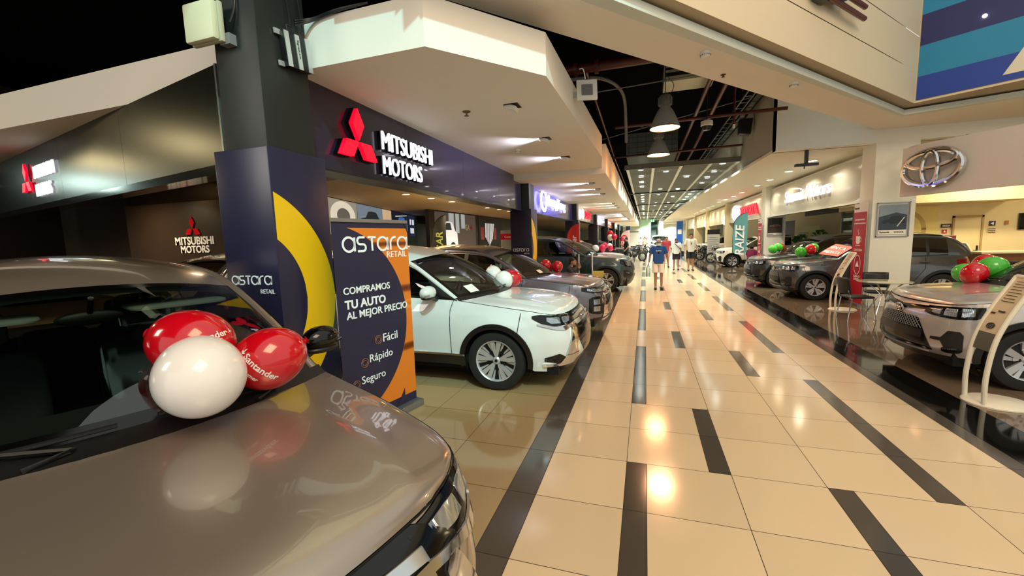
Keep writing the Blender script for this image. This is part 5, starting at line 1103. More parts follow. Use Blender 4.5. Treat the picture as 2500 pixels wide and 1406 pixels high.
# red pipework, trays
redp = mat('red_pipe_paint', '4e1510', .4, noise=.1)
def pipe(label, pts, r, flanges=()):
    t = thing('sprinkler_pipe', label, 'pipe'); o = MB(); o.tube(pts, r, 12); o.build('pipe_run', redp, t)
    for f, d in flanges:
        o = MB(); d = Vector(d); f = Vector(f); o.cyl(f-d*.03, f+d*.03, r*1.5, n=16); o.build('coupling', redp, t)
pipe('thick red pipe crossing just behind the diagonal ceiling edge', [(-3.5, 7.44, 4.62), (2.15, 7.44, 4.62)], .075, [((-1.15, 7.44, 4.62), (1, 0, 0)), ((-.80, 7.44, 4.62), (1, 0, 0))])
pipe('thin red pipe running along the walkway from the thick cross pipe', [(-.99, 7.5, 4.60), (-1.08, 15.7, 4.60), (-1.0, 70, 4.60)], .032, [((-1.08, 14.4, 4.60), (0, 1, 0)), ((-1.08, 15.7, 4.6), (0, 1, 0))])
pipe('red pipe crossing behind the nearer hanging lamp', [(-.74, 11.1, 4.5), (3.0, 11.02, 4.5)], .04, [((-.1, 11.09, 4.5), (1, 0, 0))])
pipe('red pipe crossing behind the farther hanging lamp', [(-1.33, 15.2, 4.5), (2.88, 14.9, 4.5)], .035)
pipe('red pipe running lengthwise right of the lamps, left one', [(1.19, 8.9, 4.75), (1.17, 17.4, 4.75), (1.17, 30, 4.75)], .045); pipe('red pipe running lengthwise right of the lamps, right one', [(1.52, 9.0, 4.75), (1.6, 16.5, 4.75), (1.6, 30, 4.75)], .045)
t = thing('sprinkler', 'sprinkler on a red drop pipe beside the dome camera', 'sprinkler', (1.95, 11.1, 0)); o = MB(); o.cyl((0, 0, 4.28), (0, 0, 5.4), .025); o.build('drop_pipe', redp, t); o = MB(); o.cyl((0, 0, 4.2), (0, 0, 4.28), .03); o.build('head', M['white'], t)
for i, x in enumerate((2.3, 2.55)):
    t = thing('cable_tray', ['narrow black cable tray, left of the two along the grey wall', 'narrow black cable tray next to the grey wall'][i], 'cable tray', (x, 0, 0)); o = MB()
    for dx in (-.09, .09): o.box(dx-.01, dx+.01, 9.3, 40, 4.95, 5.0)
    for j in range(60): o.box(-.09, .09, 9.4+.5*j, 9.43+.5*j, 4.955, 4.965)
    o.build('tray_ladder', M['steel'] if i == 0 else M['trim'], t)
t = thing('air_conditioner', 'long pale air unit under the black ceiling behind the nearer hanging lamp', 'air conditioner', (.85, 10.0, 0)); o = MB(); o.box(-.5, .5, -.35, .35, 4.95, 5.3); o.build('casing', mat('pale_metal', 'b4b2a2', .5, .3, noise=.05), t, bevel=.02); o = MB(); o.box(-.48, .48, -.37, -.35, 5.05, 5.12); o.box(-.48, .48, -.37, -.35, 5.18, 5.22); o.build('grille_slot', M['trim'], t)
for x in (-.4, .4): o = MB(); o.cyl((x, 0, 5.3), (x, 0, 5.6), .01); o.build('hanger', M['trim'], t)
t = thing('air_duct', 'pale gridded air duct end behind the farther hanging lamp', 'duct', (.2, 16.5, 0)); o = MB(); o.box(-.9, .9, 0, 2, 4.75, 5.55); o.build('casing', mat('dull_galvanised', '5c5e58', .5, .5, noise=.1), t); o = MB()
for i in range(6): o.box(-.8+.3*i, -.79+.3*i, -.01, 0, 4.8, 5.5)
for i in range(4): o.box(-.85, .85, -.01, 0, 4.85+.18*i, 4.86+.18*i)
o.build('grille_bars', M['trim'], t)
t = thing('flexible_hose', 'grey flexible hose arching under the black ceiling left of the hanging lamps', 'hose'); o = MB(); o.tube(crv([(-1.6, 8.6, 4.9), (-.9, 9.2, 5.05), (-.5, 9.8, 4.9), (-.45, 10.4, 4.4), (-.45, 10.6, 4.0)], 8), .035, 10); o.build('hose_run', M['grey'], t)
for i, (a, b_) in enumerate((((-1.6, 9.0, 4.7), (2.8, 9.3, 4.95)), ((-1.2, 12.5, 4.55), (2.8, 11.8, 5.1)))):
    t = thing('conduit', ['thin grey conduit crossing above the nearer hanging lamp', 'thin grey conduit crossing below the nearer hanging lamp'][i], 'conduit'); o = MB(); o.tube([a, b_], .012, 6); o.build('conduit_run', M['grey'], t)
# cameras, detectors, access points
t = thing('dome_camera', 'white dome camera hanging among the red pipes', 'camera', (1.36, 11.0, 4.22)); o = MB(); o.lathe([(.02, .22), (.05, .2), (.13, .17), (.135, .08), (.12, .06)], 28); o.build('housing', M['white'], t); o = MB(); o.lathe([(.115, .07), (.11, .03), (.07, -.03), (1e-4, -.05)], 24); o.build('dome', M['dome'], t); o = MB(); o.cyl((0, 0, .2), (0, 0, 1.36), .012, n=8); o.build('drop_rod', M['trim'], t)
t = thing('loudspeaker', 'black loudspeaker hung by the grey upper wall', 'speaker', (2.68, 13.6, 4.75)); o = MB(); o.prism([(-.17, -.2), (.12, -.24), (.17, .2), (-.17, .2)], (0, -.14, 0), UX, UZ, (0, .28, 0)); o.build('cabinet', M['black'], t, bevel=.02); o = MB(); o.box(-.14, .1, -.146, -.14, -.18, .16); o.build('grille', M['trim'], t); o = MB(); o.cyl((0, 0, .2), (0, 0, .85), .012, n=8); o.build('hanger', M['trim'], t)
def detector(label, p, s=1):
    t = thing('smoke_detector', label, 'detector', p); o = MB(); o.lathe([(1e-4, 0), (.055*s, 0), (.06*s, -.02*s), (.055*s, -.035*s)], 28); o.build('base', M['white'], t); o = MB(); o.lathe([(.053*s, -.035*s), (.05*s, -.055*s), (.03*s, -.068*s), (1e-4, -.07*s)], 28); o.build('cover', M['white'], t)
    o = MB()
    for i in range(14): o.box(.048*s, .058*s, -.004, .004, -.05*s, -.034*s, Matrix.Rotation(2*PI*i/14, 4, 'Z'))
    o.build('vent_slots', M['grey'], t)
detector('white smoke detector on the diagonal ceiling edge, the nearer one', (.667, 5.674, 3.92)); detector('white smoke detector on the diagonal ceiling edge, the farther one', (2.053, 7.304, 3.92)); detector('small white detector under the nearest left soffit', (-2.13, 7.13, 3.33), .8)
t = thing('sprinkler', 'small brass sprinkler head under the nearest left soffit', 'sprinkler', (-2.08, 4.82, 3.33)); o = MB(); o.cyl((0, 0, 0), (0, 0, -.006), .05, n=20); o.cyl((0, 0, 0), (0, 0, -.05), .012); o.cyl((0, 0, -.05), (0, 0, -.053), .03); o.build('head', mat('brass', '8a7a58', .4, .6, noise=.1), t)
t = thing('sprinkler', 'small dark sprinkler head on the diagonal ceiling edge between the detectors', 'sprinkler', (1.0, 6.55, 3.92)); o = MB(); o.cyl((0, 0, 0), (0, 0, -.004), .035, n=20); o.cyl((0, 0, 0), (0, 0, -.03), .012); o.cyl((0, 0, -.03), (0, 0, -.033), .022); o.build('head', mat('stain_brown', '5a3416', .6, .3, noise=.2), t)  # small raised discs standing in for a brown ceiling stain
t = thing('antenna_panel', 'cream panel antenna high on the near face of the near black pillar', 'antenna', (-3.27, 2.50, 3.50)); o = MB(); o.box(-.15, .15, -.02, .035, -.145, .14); o.build('cover', mat('cream_plastic', 'd8d5b4', .45, noise=.03), t, bevel=.02); o = MB(); o.box(-.155, .165, .035, .07, -.15, .145); o.build('back_plate', mat('beige_plastic', 'b9b69c', .5, noise=.03), t, bevel=.012)
o = MB(); o.box(.10, .2, .07, .13, -.16, -.08); o.build('bracket', M['grey'], t); o = MB(); o.tube(crv([(-.02, .06, .14), (-.12, .06, .16), (-.20, .07, .05), (-.19, .07, -.1), (-.14, .07, -.1)], 6), .006, 6); o.build('cable', M['grey'], t)
o = MB(); o.tube(crv([(.2, .09, 0), (.24, .11, .15), (.22, .11, .5)], 5), .008, 6); o.build('cable', M['trim'], t)
t = thing('signal_amplifier', 'ribbed black and silver amplifier box on the flank of the near black pillar', 'amplifier', (-2.85, 2.97, 3.40)); T_ = Matrix.Rotation(.10, 4, 'X')
o = MB(); o.box(.0, .055, -.13, .13, -.15, .12, T_); o.build('case', M['black'], t, bevel=.004)
for y in (-.11, .0, .11): o = MB(); o.box(.055, .062, y-.022, y+.022, -.15, .12, T_); o.build('silver_strip', M['silver'], t)
o = MB(); o.text('SignalLink', T_ @ Vector((.0625, -.012, .08)), T_ @ Vector((0, 0, -1)), T_ @ Vector((0, 1, 0)), w=.15, h=.024, depth=.001, bold=.02); o.build('lettering', M['black'], t)
for z in (-.13, .11): o = MB(); o.box(0, .012, -.18, -.12, z-.02, z+.02, T_); o.build('mounting_ear', M['silver'], t)
for y in (-.08, .05): o = MB(); o.tube(crv([(.03, y, .12), (.03, y, .18), (.02, y+.05, .22), (.0, y+.02, .6)], 6), .007, 6); o.build('cable', M['trim'], t)
t = thing('cable_bundle', 'black cables clipped along the top of the pale soffit beside the near pillar', 'cable'); o = MB()
for i in range(3): o.tube(crv([(-2.84, 3.0, 3.62+.02*i), (-2.75, 3.12, 3.70+.01*i), (-2.5, 3.13, 3.735+.008*i), (-2.2, 3.14, 3.75)], 6), .009, 6)
o.build('cable_run', M['trim'], t)
t = thing('access_point', 'white square access point on the walkway edge of the nearest left soffit', 'antenna', (-.72, 5.55, 3.63), .25); T_ = Matrix.Rotation(-.2, 4, 'X'); o = MB(); o.box(-.13, .13, -.02, .02, -.13, .13, T_); o.build('panel', M['white'], t, bevel=.01); o = MB(); o.box(-.07, .07, -.03, -.02, -.08, .06, T_); o.build('back_plate', M['grey'], t); o = MB(); o.box(-.2, -.08, -.0, .03, -.08, -.02); o.build('bracket', M['steel'], t); o = MB(); o.tube(crv([(-.03, -.1, .1), (-.06, -.14, .2), (-.1, -.1, .22)], 6), .006, 6); o.build('cable', M['white'], t)
t = thing('projector_mount', 'black T-shaped ceiling mount under the right beam', 'mount', (3.59, 11.62, 0)); o = MB(); o.box(-.035, .035, -.03, .03, 3.33, 3.65); o.build('drop_post', M['trim'], t); o = MB(); o.box(-.22, .24, -.06, .06, 3.28, 3.34); o.build('cross_arm', M['trim'], t); o = MB(); o.cyl((-.03, 0, 3.22), (-.03, 0, 3.28), .012); o.build('stud', M['trim'], t)
# the striped banner and the fitting on the upper atrium walls
D = Vector((4.78, -3.78, 0)).normalized(); P0 = Vector((4.725, 9.865, 0)); Nn = Vector((-D.y, D.x, 0))*-1
Nn = Vector((-.62, -.784, 0))
t = thing('striped_banner', 'large blue and navy striped banner on the upper wall at the top right', 'banner', P0)
for i, (a, b_, m) in enumerate(((4.09, 4.50, 'royal_print:1d3f9e'), (4.50, 5.03, 'sea_print:1f86b4'), (5.03, 5.56, 'indigo_print:262a66'), (5.56, 6.1, 'sea_print:1f86b4'), (6.1, 7.0, 'indigo_print:262a66'))):
    n, h = m.split(':'); o = MB(); o.prism([(.01, a), (5.5, a), (5.5, b_), (.01, b_)], Nn*.004, D, UZ, Nn*.006); o.build('stripe', mat(n, h, .35, noise=.03), t)
o = MB(); o.prism([(1.04, 4.19), (1.7, 4.19), (1.75, 4.9), (1.42, 4.9)], Nn*.012, D, UZ, Nn*.004); o.build('cream_letter', mat('cream_print', 'e2d8c4', .4, noise=.02), t)
t = thing('spotlight', 'small round glowing dot on the striped banner', 'lamp', P0+D*.78+Nn*.02+UZ*5.21); o = MB(); o.ell((0, 0, 0), (.03, .03, .03)); o.build('glow_dot', M['lampw'], t)  # small glowing sphere just off the banner
d = Vector((.648, .761, 0)); nn = Vector((.761, -.648, 0)); B0 = Vector((.25, 4.63, 0))
t = thing('wall_fitting', 'blue and grey box with two brown tubes on the cream upper wall', 'fitting')
o = MB(); q = lambda s_, off, z: B0+d*s_+nn*off+UZ*z
for z, s1 in ((4.80, 4.12), (4.96, 4.13)): o = MB(); o.tube([q(2.6, .12, z), q(s1, .12, z)], .035, 12); o.build('brown_tube', mat('brown_enamel', '5c2a22', .3, noise=.08), t)
o = MB(); o.prism(R4(2.7, 4.82, 3.3, 5.3), B0+nn*.03, d, UZ, nn*.18); o.build('grey_box', M['grey'], t, bevel=.01); o = MB(); o.prism(R4(3.05, 4.86, 3.45, 5.3), B0+nn*.05, d, UZ, nn*.2); o.build('blue_cover', mat('blue_plastic', '3a68b0', .4, noise=.05), t, bevel=.01); o = MB(); o.prism(R4(2.75, 4.74, 3.0, 4.84), B0+nn*.02, d, UZ, nn*.1); o.build('bracket', M['trim'], t)
# ---------------------------------------------------------------- far end of the walkway
t = thing('exit_sign', 'green lit exit sign hanging before the far escalator', 'sign', (.9, 58, 3.55)); o = MB(); o.box(-.28, .28, -.04, .04, 0, .36); o.build('case', mat('green_lit', '2f9a4a', .4, emit=.8, noise=.02), t)
o = MB()
for x in (-.13, .13): o.ell((x, -.045, .25), (.05, .01, .05)); o.box(x-.05, x+.05, -.05, -.04, .05, .2)
o.build('figure', M['lit'], t); o = MB(); o.cyl((0, 0, .36), (0, 0, .5), .02); o.build('hanger', M['trim'], t)
t = thing('escalator', 'escalator rising between white pillars at the far end of the walkway', 'escalator', (1.32, 62.3, 0)); o = MB()
for i in range(22): o.box(-.5, .5, .42*i*.9, .42*(i+1)*.9, .2*i, .2*(i+1))
o.build('steps', mat('dark_steps', '56685f', .5, noise=.1), t)
for x in (-.55, .55): o = MB(); o.tube([(x, -.5, 1.0), (x, 0, 1.05), (x, 8, 5.3)], .04, 8); o.build('handrail', M['trim'], t); o = MB(); o.prism([(0, 0), (8.3, 4.4), (8.3, 5.2), (0, 1.0)], (x-.01, 0, 0), UY, UZ, (.02, 0, 0)); o.build('glass_side', M['clear'], t)
for i, (x, w, col, lab) in enumerate(((-4.6, .8, '2a6fc0', 'blue wall panel left of the far green glass wall, wider one'), (-2.6, .6, '24406c', 'dark blue wall panel left of the far green glass wall'), (4.0, .8, '1f5cc0', 'bright blue wall panel right of the far escalator'), (5.2, .9, '2a3550', 'navy wall panel right of the far escalator'))):
    t = thing('wall_panel', lab, 'panel', (x, 60, 0)); o = MB(); o.box(0, w, 0, .1, .6, 3.6); o.build('panel', mat('panel_%d' % i, col, .4, noise=.1, nscale=1), t); o = MB(); o.box(-.05, 0, -.02, .1, 0, 3.7); o.build('edge', M['white'], t); o = MB(); o.box(w*.2, w*.8, -.01, 0, 1.9, 2.5); o.build('pale_field', M['sticker'], t)
t = thing('display_wall', 'white display wall at the far left before the green glass wall', 'board', (-2.1, 50, 0)); o = MB(); o.box(0, 1.4, 0, .15, 0, 2.3); o.build('panel', M['white'], t); o = MB(); o.box(0, 1.4, -.02, 0, 2.2, 2.35); o.build('top_edge', M['steel'], t)
def motorbike(label, loc, rz):
    t = thing('motorbike', label, 'motorbike', loc, rz)
    for x in (-.65, .65):
        o = MB(); o.tube([(x+.28*math.cos(2*PI*i/28), 0, .30+.28*math.sin(2*PI*i/28)) for i in range(29)], .06, 8, caps=False); o.build('wheel', M['rubber'], t)
        o = MB(); o.tube([(x+.2*math.cos(2*PI*i/20), 0, .30+.2*math.sin(2*PI*i/20)) for i in range(21)], .015, 6, caps=False)
        for k in range(5): a = 2*PI*k/5; o.tube([(x, 0, .3), (x+.2*math.cos(a), 0, .3+.2*math.sin(a))], .015, 6)
        o.build('rim', M['silver'], t)
    o = MB(); o.tube(crv([(-.65, 0, .3), (-.3, 0, .5), (0, 0, .45), (.3, 0, .6), (.45, 0, .9)], 5), [.05]*21, 8); o.ell((0, 0, .42), (.26, .17, .17)); o.build('frame_and_engine', M['dark_alloy'], t)
    o = MB(); o.ell((.15, 0, .82), (.3, .14, .14)); o.build('tank', M['gloss'], t); o = MB(); rbox(o, -.75, -.05, -.13, .13, .74, .86); o.build('seat', M['black'], t)
    o = MB(); o.tube([(.65, 0, .3), (.48, 0, .95)], .03, 8); o.tube(crv([(.4, .38, 1.05), (.48, .2, 1.0), (.48, -.2, 1.0), (.4, -.38, 1.05)], 5), .015, 6); o.build('fork_and_handlebar', M['chrome'], t)
    o = MB(); o.ell((.58, 0, .9), (.08, .1, .1)); o.build('headlamp', M['lens'], t); o = MB(); o.tube([(-.1, .18, .3), (-.8, .2, .38)], .05, 8); o.build('exhaust', M['chrome'], t)
    o = MB(); o.tube([(-.05, .15, .3), (-.1, .3, .0)], .012, 6); o.build('side_stand', M['trim'], t)
for i, (x, y) in enumerate(((-.75, 30.7), (-.75, 32.3), (-.7, 34.1), (-.7, 36), (-.6, 41), (-.3, 47.5))): motorbike('black motorbike parked at the left edge of the walkway, '+['nearest', 'second', 'third', 'fourth', 'fifth', 'sixth'][i]+' of the row', (x, y, 0), .5)
for i, (x, y) in enumerate(((3.6, 31), (3.7, 33.5), (3.8, 35.4-7.9))): motorbike(['motorbike just past the white price board on the right side', 'second motorbike past the white price board on the right side', 'motorbike before the white price board on the right side'][i], (x+.6, y, 0), 2.6)
for i in range(3):
    t = thing('wall_globe', ['white globe lamp on the cream wall, third right pillar', 'white globe lamp on the cream wall, fourth right pillar', 'white globe lamp on the cream wall, fifth right pillar'][i], 'lamp', (5.1, 30.2+8.8*i, 2.6)); o = MB(); o.ell((0, 0, 0), (.32, .32, .32)); o.build('globe', mat('globe_lamp', 'fff6e2', .4, emit=4, noise=.01), t); o = MB(); o.cyl((0, 0, .3), (0, 0, 1.05), .02); o.build('stem', M['steel'], t)
# ---------------------------------------------------------------- balloons
BW, BR, BG = mat('white_balloon', 'f2f0ee', .22, coat=.6, noise=.01), mat('red_balloon', 'c8081c', .16, coat=.8, noise=.02), mat('green_balloon', '4bbf3c', .2, coat=.6, noise=.02)
BP = mat('pink_balloon', 'd81a4c', .2, coat=.6, noise=.02)
def balloon(label, p, d, m, axis=(0, 0, -1), group=None, text=None, yaw=0):
    r = d/2; A = Vector(axis).normalized(); q = A.to_track_quat('Z', 'Y').to_matrix().to_4x4(); t = thing('balloon', label, 'balloon', p, 0, group)
    prof = [(1e-4, -r*1.06)]+[(r*math.sin(PI*i/20)*(1 if i < 10 else 1-.0*(i-10)), -r*1.06*math.cos(PI*i/20) if i < 10 else -r*1.2*math.cos(PI*i/20)*1.0) for i in range(1, 20)]+[(.012, r*1.22)]
    o = MB(); o.lathe(prof, 36, q); o.build('skin', m, t, ang=80)
    o = MB(); o.lathe([(.008, r*1.2), (.010, r*1.24), (.02, r*1.29), (.004, r*1.27)], 12, q); o.build('knot', m, t)
    if text:
        T_ = Matrix.Translation(p); cv = (Vector((0, 0, 1.76))-Vector(p)).normalized()
        # printed in the band that faces the walkway, wrapped on the skin
        U = Vector(text[1]).normalized(); V = Vector(text[2]); V = (V-U*V.dot(U)).normalized(); Nz = U.cross(V)
        for s_, w, h, oy, ox in text[0]:
            vs, fs = text_geo(s_, .02); x0 = min(v[0] for v in vs); x1 = max(v[0] for v in vs); o = MB(); out = []
            for v in vs:
                a = (v[0]-(x0+x1)/2)/(x1-x0)*w+ox; b = v[1]/.72*h+oy; dr = Nz*math.cos(a)*math.cos(b)+U*math.sin(a)*math.cos(b)+V*math.sin(b)
                c_ = dr.dot(A); e = (1.06 if c_ < 0 else 1.2); k = 1/math.sqrt((1-c_*c_)+(c_/e)**2); out.append(dr*(r*k+.0012+.0006*v[2]))
            o.add(out, fs); o.build('lettering', M['txtwhite'], t)
        o = MB(); fl = []
        a0, b0, s_ = text[3]
        for pts in ([(-.5, -.3), (-.2, -.6), (.2, -.6), (.5, -.3), (.45, 0), (.2, -.25), (.1, .1), (0, .7), (-.15, .3), (-.1, -.1), (-.3, -.1)],):
            for x, y in pts:
                a, b = a0+x*s_, b0+y*s_; dr = Nz*math.cos(a)*math.cos(b)+U*math.sin(a)*math.cos(b)+V*math.sin(b); c_ = dr.dot(A); e = (1.06 if c_ < 0 else 1.2); k = 1/math.sqrt((1-c_*c_)+(c_/e)**2); fl.append(dr*(r*k+.0015))
        o.add(fl, [tuple(range(len(fl)))]); o.build('flame_mark', M['txtwhite'], t)
balloon('big white balloon at the front of the trio on the bronze bonnet', (-1.585, 1.065, 1.285), .295, BW, (-.75, .5, .35))
balloon('big red balloon at the right of the trio on the bronze bonnet, lettering running down', (-1.60, 1.37, 1.265), .27, BR, (.45, .75, .30), None,
        ([('Santander', 1.25, .20, .10, -.02), ('Consumer', .78, .14, -.22, -.22)], (.55, .45, -.72), (.8, .3, .5), (-.78, .22, .16)))
balloon('big red balloon behind the white one on the bronze bonnet, lettering across', (-1.80, 1.20, 1.365), .285, BR, (-.8, -.4, .3), None,
        ([('Santander', 1.1, .18, .02, .38)], (.55, .8, .2), (-.1, .1, 1), (1.06, .12, .1)))
G = 'balloons on the show cars'
for lab, p, d, m, ax in (('white balloon on the white car, the left one', (-2.25, 6.02, 1.225), .26, BW, (-.3, .2, .9)), ('white balloon on the white car, the front one', (-1.937, 5.59, 1.19), .26, BW, (-.3, .3, -.9)), ('red balloon on the white car behind its two white ones', (-1.92, 5.93, 1.19), .25, BR, (.8, .3, -.3)),
    ('red balloon on the grey car, left one', (-2.02, 8.6, 1.21), .23, BR, (.4, .2, -.8)), ('red balloon on the grey car, right one', (-1.78, 8.66, 1.17), .23, BR, (-.4, .2, -.8)),
    ('green balloon on the charcoal car beside the red sheet', (3.99, 12.97, 1.21), .27, BG, (.5, .5, -.4)), ('red balloon on the charcoal car beside the red sheet', (4.22, 13.0, 1.27), .27, BR, (.3, .6, -.5)), ('green balloon on the charcoal car behind the red one', (4.42, 13.4, 1.30), .25, BG, (.3, .6, -.5)),
    ('green balloon on the dark grey car, left one', (3.95, 15.4, 1.21), .26, BG, (.5, .3, -.6)), ('green balloon on the dark grey car, right one', (4.12, 15.45, 1.27), .26, BG, (.4, .4, -.6)), ('red balloon on the dark grey car, mostly hidden behind a green one', (4.30, 15.9, 1.26), .24, BR, (.4, .4, -.6)),
    ('green balloon on the silver car, left one', (4.12, 7.17, 1.135), .25, BG, (.6, .5, -.3)), ('red balloon on the silver car, front one', (4.02, 6.82, 1.16), .26, BR, (-.2, .5, -.7)), ('big green balloon on the silver car, right one', (4.34, 7.06, 1.215), .285, BG, (-.7, .3, -.4)), ('red balloon on the silver car behind the big green one', (4.50, 7.45, 1.23), .27, BR, (-.2, .5, -.7)),
    ('white balloon on the white car past the dark teal one', (-2.16, 19.2, 1.26), .33, BW, (0, 0, -1)), ('pink balloon beside the white one past the dark teal car', (-1.87, 19.25, 1.28), .32, BP, (0, 0, -1)), ('pink balloon at the back of the bunch past the dark teal car', (-1.80, 19.8, 1.38), .26, BP, (0, .3, -1)), ('pale balloon at the top of the bunch past the dark teal car', (-1.60, 20.1, 1.36), .24, BW, (0, .3, -1)), ('small pink balloon at the right of the bunch past the dark teal car', (-1.52, 19.6, 1.26), .24, BP, (0, .3, -1)),
    ('pink balloon held up over the seated person in black', (-1.65, 24.0, 1.78), .32, BP, (0, 0, -1)), ('white balloon held up over the seated person in black', (-1.9, 24.2, 1.75), .32, BW, (0, 0, -1)), ('red balloon behind the pair over the seated person', (-1.95, 24.8, 1.98), .36, BR, (0, 0, -1)),
    ('pink balloon by the row of motorbikes', (-1.75, 33.4, 1.62), .34, BP, (0, 0, -1)), ('red balloon beside the far couple', (.0, 47.6, 1.32), .5, BR, (0, 0, -1))):
    balloon(lab, p, d, m, ax, G)
for lab, p, z1 in (('white pole holding the balloons over the seated person', (-1.78, 24.2, 0), 1.62),):
    t = thing('balloon_stand', lab, 'stand', p); o = MB(); o.cyl((0, 0, 0), (0, 0, z1), .012); o.tube([(0, 0, z1), (.12, -.2, z1+.0)], .006, 5); o.tube([(0, 0, z1), (-.12, 0, z1-.05)], .006, 5); o.tube([(0, 0, z1), (-.15, .6, z1+.15)], .006, 5); o.build('pole', M['white'], t); o = MB(); o.cyl((0, 0, 0), (0, 0, .03), .15); o.build('base', M['white'], t)
t = thing('balloon_stand', 'thin stand holding the pink balloon by the motorbikes', 'stand', (-1.75, 33.4, 0)); o = MB(); o.cyl((0, 0, 0), (0, 0, 1.45), .012); o.build('pole', M['white'], t); o = MB(); o.cyl((0, 0, 0), (0, 0, .03), .12); o.build('base', M['white'], t)
# ---------------------------------------------------------------- people
def skin_geo(pts, edges, sub=2):
    me = bpy.data.meshes.new('s'); me.from_pydata([p[0] for p in pts], edges, []); o = bpy.data.objects.new('s', me); C.objects.link(o)
    bm = bmesh.new(); bm.from_mesh(me); L = bm.verts.layers.skin.verify(); bm.verts.ensure_lookup_table()
    for i, v in enumerate(bm.verts): v[L].radius = pts[i][1] if isinstance(pts[i][1], tuple) else (pts[i][1], pts[i][1]); v[L].use_root = (i == 0)
    bm.to_mesh(me); bm.free(); o.modifiers.new('k', 'SKIN'); s = o.modifiers.new('s', 'SUBSURF'); s.levels = sub
    dg = bpy.context.evaluated_depsgraph_get(); dg.update(); ev = o.evaluated_get(dg); m2 = ev.to_mesh(); r = ([tuple(v.co) for v in m2.vertices], [tuple(p.vertices) for p in m2.polygons]); ev.to_mesh_clear(); bpy.data.objects.remove(o); bpy.data.meshes.remove(me); return r
def chain(keys, lists):
    idx = {k: i for i, k in enumerate(keys)}; return [keys[k] for k in keys], [(idx[a], idx[b]) for l in lists for a, b in zip(l, l[1:])]
STAND = dict(pel=(0, 0, .95), wai=(0, .0, 1.08), che=(0, .0, 1.26), upc=(0, .0, 1.38), nec=(0, -.005, 1.475), hed=(0, -.02, 1.56), top=(0, -.015, 1.655),
    shL=(.175, 0, 1.40), elL=(.225, .03, 1.13), wrL=(.245, -.05, .90), shR=(-.175, 0, 1.40), elR=(-.225, .03, 1.13), wrR=(-.245, -.05, .90),
    hiL=(.095, 0, .90), knL=(.10, -.03, .50), anL=(.105, .02, .085), toL=(.13, -.15, .03), hiR=(-.095, 0, .90), knR=(-.10, -.03, .50), anR=(-.105, .02, .085), toR=(-.13, -.15, .03))
RAD = dict(pel=.135, wai=.125, che=.118, upc=.088, nec=.052, hed=.080, top=.066, sh=.052, el=.043, wr=.029, hi=.088, kn=.056, an=.038, to=.033)
